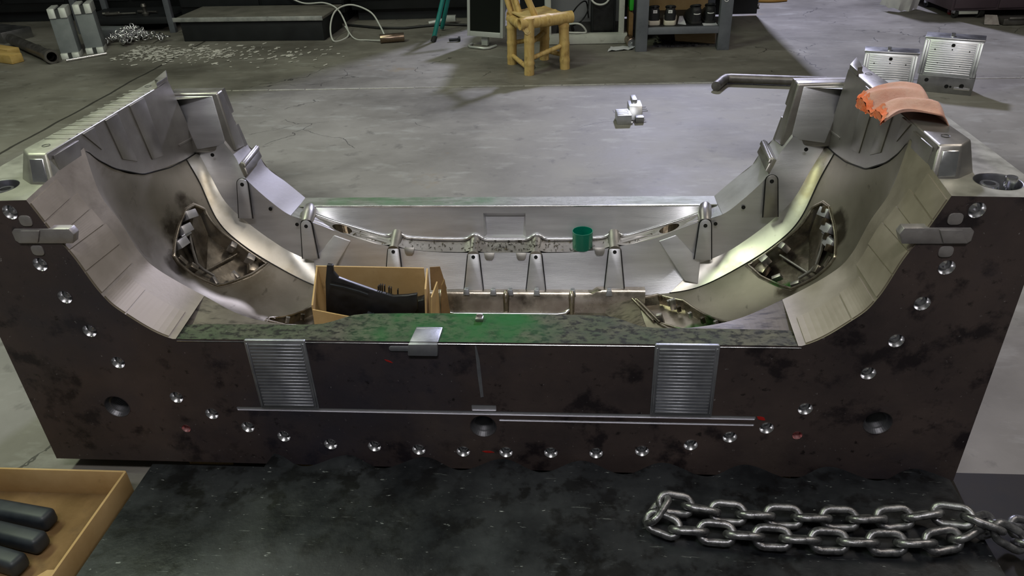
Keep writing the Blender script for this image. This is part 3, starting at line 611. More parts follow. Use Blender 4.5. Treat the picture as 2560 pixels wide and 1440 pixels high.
# chain: alternating links along one doubled run
def link_mesh(L, W, r, n=9):
    path = []; rr = W; hl = L-W
    for k in range(n): a = -math.pi/2+math.pi*k/(n-1); path.append((hl+rr*math.cos(a), rr*math.sin(a), 0))
    for k in range(n): a = math.pi/2+math.pi*k/(n-1); path.append((-hl+rr*math.cos(a), rr*math.sin(a), 0))
    return MB().tube(path, r, 12, closed=True).mesh('link', M['chain'], smooth=60)
cpath = [(1.36, -.185, .02), (1.27, -.19, .035), (1.19, -.195, .055), (1.12, -.235, .075), (1.06, -.262, .066), (.95, -.268, .062), (.8, -.268, .062), (.65, -.262, .062), (.52, -.252, .062), (.45, -.245, .062), (.418, -.222, .066), (.428, -.195, .075), (.47, -.178, .078), (.52, -.186, .066), (.6, -.196, .062), (.75, -.202, .062), (.9, -.202, .062), (1.0, -.196, .066), (1.07, -.20, .085), (1.14, -.235, .098), (1.21, -.255, .07), (1.27, -.25, .045), (1.36, -.25, .02)]
def along(path, step):
    P = [V(*p) for p in path]; pts = []
    fine = [crom([tuple(p) for p in P], (len(P)-1)*i/600) for i in range(601)]; acc = 0; out = [V(*fine[0])]
    for a, b in zip(fine, fine[1:]):
        acc += (V(*b)-V(*a)).length
        if acc >= step: out.append(V(*b)); acc = 0
    return out
def lay_chain(name, label, path, L, W, r, tilt=.8):
    ct = thing(name, label, 'chain'); lm = link_mesh(L, W, r); pts = along(path, 2*(L-r))
    for i, (a, b) in enumerate(zip(pts, pts[1:])):
        d = (b-a).normalized(); sd = V(0, 0, 1).cross(d)
        if sd.x*0+sd.y < 0: sd = -sd
        sd.normalize(); up = d.cross(sd)
        if up.z < 0: up = -up
        ang = tilt-.12 if i % 2 else tilt-math.pi/2
        y = sd*math.cos(ang)+up*math.sin(ang); z = d.cross(y)
        o = link('link', lm, ct); m = Matrix((d, y, z)).transposed().to_4x4(); m.translation = (a+b)/2; o.matrix_world = m
    return ct
lay_chain('lifting_chain', 'heavy grey steel lifting chain doubled up on the black plate', [(x, y, z+(.010 if x < 1.2 else .004)) for x, y, z in cpath], .0385, .0205, .0088)
# flared cardboard tray with dark plastic bars
tr = thing('cardboard_tray', 'open cardboard tray on the floor at the lower left corner', 'tray')
def slab(mb, a, b, c, d, t):
    a, b, c, d = (V(*p) for p in (a, b, c, d)); n = (b-a).cross(d-a).normalized()*t
    return mb.hexa([a, b, c, d, a+n, b+n, c+n, d+n])
TX0, TX1, TY0, TY1, TH = -1.365, -.942, -.76, -.083, .089
MB().box(((TX0+TX1)/2, (TY0+TY1)/2, FZ+.004), (TX1-TX0, TY1-TY0, .004)).build('tray_floor', M['card_dark'], tr)
MB().box(((TX0+TX1)/2, TY1, FZ+TH/2+.002), (TX1-TX0, .006, TH)).build('tray_wall', M['card'], tr, bevel=.0015)
MB().box(((TX0+TX1)/2, TY0, FZ+TH/2+.002), (TX1-TX0, .006, TH)).build('tray_wall', M['card'], tr, bevel=.0015)
MB().box((TX1, (TY0+TY1)/2, FZ+TH/2+.002), (.007, TY1-TY0, TH)).build('tray_wall', M['card'], tr, bevel=.0015)
MB().box((TX0, (TY0+TY1)/2, FZ+TH/2+.002), (.007, TY1-TY0, TH)).build('tray_wall', M['card'], tr, bevel=.0015)
MB().hexa([(-1.10, -.42, FZ+.007), (-.95, -.41, FZ+.007), (-.95, -.33, FZ+.007), (-1.03, -.335, FZ+.007), (-1.10, -.42, FZ+.010), (-.95, -.41, FZ+.010), (-.95, -.33, FZ+.010), (-1.03, -.335, FZ+.010)]).build('torn_liner', M['card'], tr)
for i, (x, y, a, lab) in enumerate(((-1.20, -.186, -.16, 'rearmost dark plastic bar in the cardboard tray'), (-1.175, -.255, -.20, 'middle dark plastic bar with a rounded end in the cardboard tray'), (-1.185, -.318, -.24, 'dark plastic bar nearest the front of the cardboard tray'))):
    rt = Matrix.Rotation(a, 3, 'Z')
    tag(MB().box((x, y, -.016), (.22, .048, .050), rt).build('plastic_bar', M['slate'], bevel=.015, seg=4), lab, 'plastic bar', 'plastic bars in the tray')
# cardboard box standing in the cavity, with black plastic mouldings
bx = thing('cardboard_box', 'open cardboard box of black mouldings standing in the cavity', 'box')
BZ = .125
slab(MB(), (-.545, .51, BZ), (-.215, .51, BZ), (-.218, .515, .326), (-.553, .512, .334), .005).build('box_wall', M['card'], bx)
slab(MB(), (-.535, .36, BZ), (-.54, .51, BZ), (-.553, .512, .334), (-.53, .36, .285), .005).build('box_wall', M['card'], bx)
slab(MB(), (-.20, .365, BZ), (-.21, .51, BZ), (-.205, .512, .325), (-.192, .40, .318), -.005).build('box_wall', M['card'], bx)
slab(MB(), (-.535, .355, BZ), (-.20, .36, BZ), (-.20, .36, .195), (-.528, .355, .272), -.005).build('box_wall', M['card'], bx)
slab(MB(), (-.53, .35, BZ), (-.20, .355, BZ), (-.20, .51, BZ), (-.53, .51, BZ), .004).build('box_floor', M['card_dark'], bx)
slab(MB(), (-.188, .375, .14), (-.17, .44, .14), (-.17, .45, .315), (-.178, .385, .30), .004).build('box_flap', M['card'], bx)
slab(MB(), (-.20, .50, .255), (-.155, .52, .25), (-.172, .53, .322), (-.20, .515, .328), .004).build('box_flap', M['card_dark'], bx)
slab(MB(), (-.165, .43, .18), (-.14, .46, .18), (-.15, .465, .315), (-.158, .455, .30), .004).build('box_flap', M['card_dark'], bx)
sp = [(-.485, .385), (-.468, .383), (-.470, .360), (-.458, .341), (-.430, .328), (-.351, .295), (-.299, .278), (-.256, .281), (-.227, .286), (-.230, .238), (-.250, .20), (-.444, .19), (-.515, .215), (-.499, .326)]
mo = thing('plastic_moulding', 'black plastic moulding with an upright hooked arm sticking out of the box', 'plastic part')
MB().prism(sp, lambda u, v, h: (u, h, v), .422, .436).build('shell', M['plastic'], mo, bevel=.0015)
MB().tube([(-.482, .413, .325), (-.443, .412, .317), (-.397, .412, .302), (-.372, .412, .291)], .0022, 8).build('ridge', M['slate'], mo)
for x, h in ((-.350, .300), (-.344, .304), (-.338, .304), (-.331, .302), (-.318, .297), (-.312, .294), (-.292, .288)): MB().box((x, .45, h-.022), (.0028, .010, .044), Matrix.Rotation(.1, 3, 'Y')).build('comb_tooth', M['plastic'], mo)
tag(MB().prism([(-.52, .19), (-.30, .22), (-.215, .245), (-.215, .15), (-.50, .14)], lambda u, v, h: (u, h, v), .46, .495).build('plastic_moulding', M['plastic'], bevel=.004), 'flat black plastic moulding standing behind the hooked one in the box', 'plastic part')
tag(MB().obox((-.355, .398, .205), V(.030, 0, -.018), V(0, .012, .003), V(.006, 0, .010)).obox((-.378, .398, .225), V(.018, 0, .002), V(0, .010, 0), V(0, 0, .004)).build('plastic_clip', M['slate'], bevel=.002), 'grey plastic clip lying on the black mouldings in the box', 'clip')
# green cup on the rear shelf
tag(MB().lathe([(.0005, .001), (.0310, .001), (.0322, .003), (.0328, .060), (.0332, .0615), (.0316, .0615), (.0306, .006), (.0005, .004)], (.266, .727, .2835), (0, 0, 1), 40).build('green_cup', M['cup'], smooth=40), 'green plastic cup open at the top standing on the rear shelf', 'cup')
# rag over the right tower
rag = thing('rag', 'salmon pink rag with an orange end draped over the right tower', 'rag', (0, 0, 0))
def rag_pt(u, v, side):
    # u along the cloth (inner side -> outer side), v across
    cx = .938+.175*u; w = .095-.018*u; yc = .365-.035*u+.02*math.sin(u*3)
    y = yc+w*(v-.5)*2*(.92+.08*math.cos(u*9))+.05*u*(v-.5)
    z = .857+.012*math.sin(u*math.pi)
    if u > .72: z -= (u-.72)**1.5*.62
    if u < .30: z -= (.30-u)**2*.16
    fold = .014*math.exp(-((v-.22-.10*u)/.13)**4)+.024*math.exp(-((v-.68-.03*u)/.20)**4)-.004*math.exp(-((v-.42-.08*u)/.03)**2)+.003*math.sin(v*23+u*5)+.0015*math.sin(u*9+v*4)
    if side: z += fold*(1 if u > .05 else .8)+.004
    return (cx+.010*math.sin(v*7)*(1-u)+.022*(v-.5)*0, y, z)
nu, nv = 40, 36
rm = MB()
rm.grid([[rag_pt(u/nu, v/nv, 1) for v in range(nv+1)] for u in range(2, nu+1)])
rm.grid([[rag_pt(u/nu, v/nv, 0) for v in range(nv+1)] for u in range(2, nu+1)])
for v in (0, nv): rm.grid([[rag_pt(u/nu, v/nv, 0), rag_pt(u/nu, v/nv, 1)] for u in range(2, nu+1)])
rm.grid([[rag_pt(1, v/nv, 0), rag_pt(1, v/nv, 1)] for v in range(nv+1)])
rm.build('cloth', M['rag'], rag, smooth=70)
hm = MB()
for side in (0, 1): hm.grid([[(lambda p: (p[0]+.002*math.sin(v*2.1), p[1]+.002*math.sin(v*1.3), p[2]+.003*math.sin(v*1.7+u)+(.001 if side else -.001)))(rag_pt(u/nu, v/nv, side)) for v in range(nv+1)] for u in range(0, 4)])
hm.grid([[rag_pt(0, v/nv, 0), rag_pt(0, v/nv, 1)] for v in range(nv+1)])
hm.build('hem', M['rag_edge'], rag, smooth=70)
# ================================================================== the workshop behind
M['grey'] = mat('grey_painted_steel', (.115, .125, .145), (.155, .165, .19), 6, .5, None, 0, .4, .05, 40, layers=[((.06, .065, .07), 8, .6, .75, .6, U1)])
M['black'] = mat('black_paint', (.010, .011, .013), (.018, .020, .023), 5, .55)
M['soot'] = mat('dark_machine_paint', (.006, .007, .008), (.014, .015, .017), 3, .5)
M['alu'] = mat('worn_tread_edge', (.30, .31, .31), (.48, .48, .47), 14, .5, None, .3, layers=[((.10, .10, .10), 20, .58, .7, .6, (1, 1, 4))])
M['tread'] = mat('dusty_tread', (.10, .095, .08), (.16, .15, .13), 5, .8)
M['bamboo'] = mat('bamboo', (.50, .33, .11), (.62, .45, .18), 9, .45, .6, 0, .4, .08, 60, (6, 6, 1), layers=[((.22, .13, .045), 12, .55, .72, .75, (2, 2, 1)), ((.12, .08, .04), 30, .62, .72, .5, (3, 3, .6))])
M['bamboo_seat'] = mat('bamboo_slat', (.55, .40, .16), (.66, .50, .24), 10, .5, None, 0, .4)
M['white'] = mat('cream_painted_metal', (.45, .46, .42), (.55, .56, .51), 5, .55, None, 0, .4, .05, 40, layers=[((.22, .21, .18), 12, .60, .75, .7, U1)])
M['panelw'] = mat('pale_grey_panel', (.40, .43, .40), (.46, .49, .46), 3, .6)
M['silver'] = mat('silver_frame_plastic', (.50, .52, .50), (.56, .58, .56), 5, .35, None, .4)
M['screen'] = mat('unlit_screen', (.006, .008, .006), None, rough=.16)
M['cable_w'] = mat('pale_cable', (.55, .56, .53), None, rough=.5)
M['cable_k'] = mat('black_cable', (.012, .012, .013), None, rough=.5)
M['teal'] = mat('teal_painted_tube', (.01, .17, .15), (.02, .22, .2), 9, .5, layers=[((.03, .05, .05), 16, .58, .7, .7, U1)])
M['rubber'] = mat('black_rubber', (.012, .012, .012), (.02, .02, .02), 20, .7)
M['shoe'] = mat('black_shoe_fabric', (.010, .010, .012), (.020, .020, .022), 60, .6)
M['sole'] = mat('dirty_white_sole', (.55, .50, .40), (.68, .64, .55), 20, .6)
M['tagw'] = mat('white_heel_tag', (.72, .72, .72), None, rough=.6)
M['paper'] = mat('crumpled_paper', (.50, .51, .54), (.60, .61, .64), 20, .85, None, 0, .2, .3, 30)
M['plank'] = mat('plain_plank', (.36, .25, .14), (.48, .35, .21), 5, .7, None, 0, .3, .08, 30, (1, 8, 8))
M['timb'] = mat('yellow_timber', (.50, .33, .10), (.62, .43, .16), 4, .7, None, 0, .3, .08, 30, (1, 6, 6), layers=[((.2, .13, .06), 7, .6, .75, .5, U1)])
M['copper'] = mat('bronze_tube', (.26, .19, .14), (.34, .26, .20), 10, .25, .35, .95)
M['iron'] = mat('dull_iron', (.15, .14, .13), (.24, .23, .22), 12, .4, .5, .85, layers=[((.07, .06, .06), 9, .55, .7, .6, U1)])
M['fork'] = mat('grey_fork_paint', (.14, .155, .165), (.19, .205, .215), 8, .55)
M['fork_l'] = mat('bare_fork_steel', (.50, .51, .49), (.60, .61, .59), 12, .5, None, .3)
M['green'] = mat('green_plastic_bin', (.02, .33, .02), (.03, .38, .03), 5, .4)
M['purple'] = mat('maroon_painted_steel', (.060, .040, .052), (.080, .056, .070), 4, .5)
M['bag'] = mat('white_woven_bag', (.50, .50, .52), (.62, .62, .62), 9, .8, None, 0, .2, .3, 30)
M['hose'] = mat('orange_hose', (.62, .36, .10), None, rough=.45)
M['crimson'] = mat('red_plastic', (.16, .015, .02), None, rough=.4)
M['alum'] = mat('machined_aluminium', (.52, .53, .55), (.62, .63, .65), 12, .34, .46, .95, .5, .04, 90, bstretch=(1, 1, 8))
M['machined'] = mat('dull_machined_steel', (.30, .30, .31), (.40, .40, .41), 10, .3, .4, .95)
M['flake'] = mat('pale_flakes', (.50, .48, .44), (.75, .73, .69), 50, .7)
def fpt(mb, *a): return mb
# --- black step with a worn edge, machines behind it
st = thing('machine_step', 'long black step with a worn pale front edge before the dark machine', 'step')
def quad_box(mb, a, b, dpt, z0, z1):   # a,b floor points of the front edge, depth vector
    a = V(*a, 0); b = V(*b, 0); d = V(*dpt, 0)
    return mb.hexa([V(p.x, p.y, z) for z in (z0, z1) for p in (a, b, b+d, a+d)])
quad_box(MB(), (-3.36, 5.44), (-2.01, 5.36), (.02, .55), FZ, .135).build('riser', M['black'], st, bevel=.004)
quad_box(MB(), (-3.40, 5.42), (-1.99, 5.34), (.02, .58), .135, .158).build('tread', M['tread'], st, bevel=.003)
quad_box(MB(), (-3.41, 5.412), (-1.99, 5.332), (0, .012), .128, .166).build('tread_edge', M['alu'], st, bevel=.003)
def machine(label, x0, x1, y0, y1, h, extra):
    m = thing('machine_cabinet', label, 'machine', group=None)
    MB().box(((x0+x1)/2, (y0+y1)/2, (h+.06)/2+.0), (x1-x0, y1-y0, h-.06)).build('housing', M['soot'], m, bevel=.01)
    MB().box(((x0+x1)/2, (y0+y1)/2+.03, .0), (x1-x0-.08, y1-y0-.1, .1)).build('plinth', M['black'], m)
    n = max(2, int((x1-x0)/.7))
    for k in range(n):
        w = (x1-x0)/n; MB().box((x0+w*(k+.5), y0-.006, h*.5+.05), (w-.03, .012, h-.2)).build('door_panel', M['black'], m, bevel=.004)
    return m
machine('black machine housing rising directly behind the long step', -3.62, -1.98, 6.02, 7.4, 3.2, 0)
machine('dark machine housing between the step and the standing screen', -1.95, -.42, 6.15, 7.5, 3.2, 0)
machine('dark machine housing at the far left behind the fork blocks', -7.2, -3.68, 6.5, 7.9, 3.2, 0)
# --- left rack with tools
rk = thing('tool_rack', 'steel rack with a sloping grey post beside the black step', 'rack')
for x, y in ((-3.66, 5.86), (-4.62, 5.9), (-3.66, 6.4), (-4.62, 6.4)): MB().box((x, y, .5), (.055, .05, 1.1)).build('post', M['grey'], rk, bevel=.003)
MB().box((-4.14, 5.87, .065), (.93, .04, .06)).build('beam', M['black'], rk, bevel=.003)
MB().box((-4.14, 6.14, .09), (.95, .54, .012)).build('shelf', M['black'], rk)
for i, (x, y, l, a, lab) in enumerate(((-4.22, 5.98, .30, .1, 'long bright bar lying on the rack shelf'), (-4.34, 6.02, .16, .3, 'short steel shaft on the rack shelf behind the forks'), (-3.98, 6.05, .22, -.2, 'dull rod on the rack shelf near its right post'))):
    d = V(math.cos(a), math.sin(a), 0)*l/2; c = V(x, y, .113)
    tag(MB().tube([c-d, c-d*.2, c-d*.19, c+d], [.016, .016, .010, .010], 12).build('tool', M['iron'], smooth=40), lab, 'tool', 'tools on the rack')
tag(MB().lathe([(.0005, 0), (.03, 0), (.035, .02), (.02, .03), (.018, .07), (.028, .085), (.02, .11), (.0005, .11)], (-3.95, 5.95, .097), (0, 0, 1), 14).build('tool_holder', M['iron'], smooth=40), 'upright tool holder on the rack shelf beside the post', 'tool')
tag(MB().hexa([(-4.40, 5.66, FZ), (-3.98, 5.62, FZ), (-3.96, 5.80, FZ), (-4.38, 5.84, FZ), (-4.40, 5.66, .03), (-3.98, 5.62, .03), (-3.96, 5.80, .03), (-4.38, 5.84, .03)]).build('grey_beam', M['fork'], bevel=.004), 'dull grey beam on the floor under the rack shelf', 'beam')
# --- fork blocks
def fork(label, bx, by, dx):
    t = thing('fork_block', label, 'machine block', group='fork blocks')
    lean = V(-.085, .13, .395)
    def P(u, v, w): return V(bx, by, FZ)+V(.93, .36, 0)*u+V(-.36, .93, 0)*v+lean*w
    def hx(mb, u0, u1, v0, v1, w0, w1): return mb.hexa([P(u, v, w) for w in (w0, w1) for u, v in ((u0, v0), (u1, v0), (u1, v1), (u0, v1))])
    hx(MB(), .0, .146, .012, .17, .10, .84).build('web', M['fork'], t, bevel=.004)
    for u0, u1 in ((0, .058), (.088, .146)):
        hx(MB(), u0, u1, 0, .20, .80, 1.0).build('prong', M['fork_l'], t, bevel=.006)
        hx(MB(), u0, u1, -.01, .17, .0, .12).build('foot', M['fork_l'], t, bevel=.004)
    hx(MB(), .058, .088, .006, .18, .80, .97).build('slot', M['black'], t)
    hx(MB(), .058, .088, .0, .16, .0, .115).build('slot', M['black'], t)
    return t
fork('grey two-pronged fork block standing nearer the yellow timbers', -4.185, 4.84, 0)
fork('grey two-pronged fork block standing nearer the chain heap', -4.065, 5.02, 0)
tag(MB().tube([(-4.09, 4.75, FZ+.012), (-3.86, 4.985, FZ+.012)], .012, 10).build('thin_rod', M['bright'], smooth=40), 'thin bright rod lying on the floor in front of the fork blocks', 'rod')
d_ = V(.95, -.81, 0).normalized()
pt = MB().lathe([(.040, 0), (.058, .0), (.058, .07), (.048, .10), (.046, 1.15), (.036, 1.15), (.036, .05)], V(-4.17, 4.70, FZ+.058), -d_, 20)
tag(pt.build('steel_pipe', M['iron'], smooth=40), 'open steel pipe lying on the floor beside the yellow timbers', 'pipe')
for (a, b, w, lab) in (((-5.3, 5.02), (-4.545, 4.70), .11, 'front yellow timber at the left edge'), ((-5.3, 5.2), (-4.72, 4.92), .11, 'rear yellow timber at the left edge, behind another')):
    v = V(b[0]-a[0], b[1]-a[1], 0).normalized(); s = V(-v.y, v.x, 0)*w
    p = [V(*a, FZ), V(*b, FZ), V(*b, FZ)+s, V(*a, FZ)+s]
    tag(MB().hexa(p+[q+V(0, 0, .075) for q in p]).build('timber', M['timb'], bevel=.008), lab, 'timber', 'yellow timbers')
tag(MB().box((-5.35, 5.75, .0), (.5, .3, .1), Matrix.Rotation(-.4, 3, 'Z')).build('steel_block', M['machined'], bevel=.004), 'dark flat block behind the yellow timbers at the left edge', 'block')
# --- chain heap
hp = thing('chain_heap', 'heap of thin bright chain on the floor beside the rack', 'chain')
lm = link_mesh(.032, .019, .0058, 6); lm.materials[0] = M['bright']
for k in range(130):
    rr = abs(R_.gauss(0, .11)); a = R_.uniform(0, 6.28); x = -3.86+rr*math.cos(a)*1.5; y = 5.46+rr*math.sin(a)*.8; x = max(x, -4.05)
    if k > 112: x = -3.90+.004*(k-112); y = 5.33-.004*(k-112)
    o = link('link', lm, hp); o.location = (x, y, FZ+.044+max(0, .11-rr*.6)*R_.random()); o.rotation_euler = (R_.uniform(-1, 1), R_.uniform(-1, 1), R_.uniform(0, 3.1))
tag(MB().box((-3.95, 5.52, FZ+.006), (.62, .32, .012), Matrix.Rotation(.05, 3, 'Z')).build('metal_sheet', M['tread'], bevel=.002), 'dark sheet lying on the floor under the chain heap', 'sheet')
# --- cable with a loop, bronze tube
cp = [(-2.6, 5.95, .30), (-2.35, 5.9, .185), (-2.1, 5.8, .195), (-1.95, 5.7, .15), (-1.86, 5.6, .02), (-1.82, 5.45, FZ+.01), (-1.90, 5.28, FZ+.01), (-1.955, 5.42, .06), (-1.94, 5.6, .16), (-1.82, 5.7, .19), (-1.62, 5.6, .14), (-1.5, 5.42, .05), (-1.43, 5.30, FZ+.012)]
tag(MB().tube([crom(cp, (len(cp)-1)*i/120) for i in range(121)], .0075, 8).build('loop_cable', M['cable_w'], smooth=60), 'pale cable hanging in a loop beside the black step', 'cable')
tag(MB().tube([crom([(-1.86, 5.55, .03), (-1.74, 5.38, FZ+.008), (-1.6, 5.3, FZ+.008), (-1.46, 5.22, FZ+.02)], 3*i/40) for i in range(41)], .006, 8).build('thin_cable', M['cable_w'], smooth=60), 'thin cable running along the floor to the bronze tube', 'cable')
d_ = V(.19, .05, 0).normalized()
tag(MB().lathe([(.012, .0), (.036, 0), (.038, .004), (.038, .206), (.036, .21), (.0005, .21)], V(-1.46, 5.2, FZ+.038), d_, 24).build('bronze_tube', M['copper'], smooth=40), 'short bronze-coloured cylinder lying on the floor by the cable', 'cylinder')
tag(MB().tube([(-1.15, 5.9, FZ+.02), (-.98, 5.96, FZ+.04)], .018, 8).box((-.94, 5.96, FZ+.05), (.09, .06, .05)).build('hand_tool', M['fork_l'], bevel=.002), 'white handled hand tool lying on the floor before the dark machine', 'tool')
tag(MB().tube([(-1.95, 5.95, FZ+.012), (-1.6, 5.78, FZ+.012), (-1.35, 5.75, FZ+.012), (-1.0, 5.88, FZ+.012), (-.7, 5.8, FZ+.012)], .012, 8).build('black_hose', M['cable_k'], smooth=60), 'black hose lying along the foot of the dark machine', 'hose')
# --- teal trestle legs
tl = thing('trestle', 'teal painted tubular trestle with a black foot beside the screen', 'trestle')
MB().tube([(-.99, 5.21, FZ+.02), (-.79, 5.36, .62)], .019, 12).build('leg', M['teal'], tl, smooth=40)
MB().tube([(-.985, 5.66, FZ+.02), (-.76, 5.45, .62)], .019, 12).build('leg', M['teal'], tl, smooth=40)
MB().tube([(-.995, 5.207, FZ), (-.975, 5.22, .0)], .024, 12).build('foot', M['rubber'], tl, smooth=40)
MB().tube([(-.77, 5.36, .62), (-.5, 5.5, .62)], .019, 12).build('top_rail', M['teal'], tl, smooth=40)
bt = MB().tube([(-.85, 5.19, FZ+.018), (-.77, 5.21, FZ+.018)], .013, 10).lathe([(.0005, 0), (.022, 0), (.022, .018), (.0005, .018)], (-.772, 5.21, FZ+.022), (1, .2, 0), 6)
tag(bt.build('black_bolt', M['black']), 'black bolt lying on the floor between trestle and screen', 'bolt')
# --- standing screen
mo = thing('computer_screen', 'silver framed black screen standing on the floor beside the bamboo chair', 'screen')
A = V(-.668, 5.03, 0); B = V(-.356, 4.90, 0); ex = (B-A).normalized(); ey = V(-ex.y, ex.x, 0); W = (B-A).length
def sp_(u, h, d): return A+ex*u+ey*(d+.12*h)+V(0, 0, h)
def sbox(mb, u0, u1, h0, h1, d0, d1): return mb.hexa([sp_(u, h, d) for h in (h0, h1) for u, d in ((u0, d0), (u1, d0), (u1, d1), (u0, d1))])
sbox(MB(), 0, W, .035, .56, .012, .045).build('back_cover', M['silver'], mo, bevel=.006)
sbox(MB(), .026, W-.026, .075, .53, .004, .013).build('display', M['screen'], mo)
for u0, u1, h0, h1 in ((0, .026, .035, .56), (W-.026, W, .035, .56), (.026, W-.026, .035, .075), (.026, W-.026, .53, .56)): sbox(MB(), u0, u1, h0, h1, -.002, .013).build('bezel', M['silver'], mo, bevel=.002)
MB().tube([sp_(.02, FZ+.012, .05), sp_(.03, FZ+.012, -.03), sp_(.06, FZ+.012, -.06), sp_(.20, FZ+.012, -.075), sp_(.235, FZ+.012, -.05), sp_(.25, FZ+.012, .05)], .010, 10).build('stand_bar', M['silver'], mo, smooth=60)
sbox(MB(), .11, .17, FZ+.005, .06, .045, .08).build('stand_neck', M['silver'], mo, bevel=.004)
# --- bamboo chair
bc = thing('bamboo_chair', 'small yellow bamboo chair with thick jointed legs', 'chair')
def bam(name, a, b, r, nodes, parent=bc, m='bamboo'):
    a = V(*a); b = V(*b); N = 28; P = []; Rr = []
    for i in range(N+1):
        t = i/N; P.append(a.lerp(b, t)); Rr.append(r*(1+max([0]+[.16*math.exp(-((t-n)/.02)**2)-.05*math.exp(-((t-n-.05)/.02)**2) for n in nodes])))
    mb = MB().tube(P, Rr, 14, cap=False)
    d = (b-a).normalized(); mb.lathe([(r, 0), (r*.72, 0), (r*.70, r*1.2), (.0005, r*1.2)], a, d, 14); mb.lathe([(r, 0), (r*.72, 0), (r*.70, r*1.2), (.0005, r*1.2)], b, -d, 14)
    return mb.build(name, M[m], parent, smooth=50)
LEG = {'l': (-.245, 4.41), 'f': (-.095, 4.09), 'r': (.165, 4.24), 'b': (.0, 4.53)}
for k, (x, y) in LEG.items(): bam('leg', (x, y, FZ), (x+(.01 if k != 'r' else -.01), y, .35 if k in 'fr' else .30), .037, (.16, .45, .78) if k != 'f' else (.22, .62))
zt = .315
bam('seat_rail', (-.155, 4.065, zt), (.215, 4.26, zt+.005), .043, (.55,))
bam('seat_rail', (-.10, 4.06, zt-.03), (-.25, 4.44, zt-.03), .033, (.5,))
bam('seat_rail', (.17, 4.24, zt), (.0, 4.56, zt), .030, (.5,))
bam('seat_rail', (-.26, 4.40, zt-.005), (.02, 4.56, zt-.005), .033, (.5,))
for k in range(7):
    t = .1+k*.13; a = V(-.10, 4.10, zt+.02).lerp(V(-.24, 4.40, zt+.02), t); b = V(.165, 4.25, zt+.02).lerp(V(.01, 4.53, zt+.02), t)
    d = (b-a).normalized(); s = V(-d.y, d.x, 0)
    MB().obox((a+b)/2, (b-a)/2, s*.021, V(0, 0, .007)).build('seat_slat', M['bamboo_seat'], bc, bevel=.004)
for (a, b) in ((('f', .06), ('r', .13)), (('l', .02), ('f', -.01)), (('r', .05), ('b', .02)), (('l', .11), ('b', .11)), (('f', .16), ('b', .16))):
    pa = LEG[a[0]]; pb = LEG[b[0]]; bam('stretcher', (pa[0], pa[1], a[1]), (pb[0], pb[1], b[1]), .017, (.5,))
for i, (x, y, tx, ty) in enumerate(((-.23, 4.40, -.30, 4.42), (-.20, 4.43, -.26, 4.46), (-.16, 4.36, -.235, 4.40), (-.03, 4.19, -.15, 4.14))): bam('back_pole', (x, y, .30), (tx-.06, ty+.06, .72), .020 if i < 3 else .024, (.5,))
bam('back_rail', (-.38, 4.48, .62), (-.16, 4.20, .66), .022, (.5,))
MB().lathe([(.0005, .004), (.012, .004), (.012, 0), (.024, .0), (.024, -.03)], (-.098, 4.052, .268), (.15, -1, .1), 14).build('rail_end', M['bamboo_seat'], bc)
# --- cream cabinet with a black computer case
cb = thing('cream_cabinet', 'cream painted open metal cabinet with a rusty bottom rail', 'cabinet')
MB().box((.32, 5.02, -.012), (.70, .05, .068)).build('bottom_rail', M['white'], cb, bevel=.003)
MB().box((.32, 5.03, .027), (.70, .06, .012)).build('rail_lip', M['white'], cb, bevel=.002)
for x in (.62, .02): MB().box((x, 5.03, .33), (.045, .05, .76)).build('post', M['white'], cb, bevel=.003)
MB().box((.32, 5.32, .004), (.66, .58, .012)).build('cabinet_floor', M['iron'], cb)
MB().box((.32, 5.62, .35), (.66, .02, .7)).build('back_panel', M['panelw'], cb)
MB().box((-.0, 5.32, .35), (.02, .6, .7)).build('side_panel', M['panelw'], cb)
MB().box((.32, 5.3, .715), (.70, .64, .03)).build('top_panel', M['white'], cb)
pcs = thing('computer_case', 'black computer case standing inside the cream cabinet', 'computer')
MB().box((.475, 5.28, .215), (.20, .38, .41)).build('case', M['black'], pcs, bevel=.008)
MB().box((.475, 5.087, .21), (.17, .012, .38)).build('front_cover', M['plastic'], pcs, bevel=.006)
wc = [(.15, 5.05, .10), (.25, 5.0, .12), (.30, 5.0, .10), (.33, 5.02, .046), (.26, 5.0, .046), (.16, 5.02, .047)]
tag(MB().tube([crom(wc, 5*i/60) for i in range(61)], .008, 8).build('white_cable', M['cable_w'], smooth=60), 'white cable looping out beside the computer case', 'cable')
wc = [(.33, 5.06, .36), (.40, 5.03, .27), (.49, 5.03, .27), (.56, 5.07, .37)]
tag(MB().tube([crom(wc, 3*i/40) for i in range(41)], .008, 8).build('hanging_cable', M['cable_w'], smooth=60), 'white cable hanging in a curve before the computer case', 'cable')
for i, w in enumerate(([(.16, 5.3, .05), (.25, 5.25, .2), (.33, 5.28, .24), (.355, 5.32, .1)], [(.18, 5.35, .02), (.28, 5.2, .09), (.345, 5.25, .17), (.355, 5.3, .3)])):
    tag(MB().tube([crom(w, 3*k/30) for k in range(31)], .006, 8).build('black_cable', M['cable_k'], smooth=60), ('black cable arching behind the computer case', 'black cable rising steeply beside the computer case')[i], 'cable')
tag(MB().hexa([(.08, 5.10, .012), (.22, 5.08, .012), (.24, 5.25, .012), (.10, 5.27, .012), (.09, 5.11, .09), (.2, 5.10, .085), (.22, 5.24, .07), (.11, 5.25, .08)]).build('power_unit', M['rubber'], bevel=.012), 'black power unit lying on the cabinet floor', 'power unit')
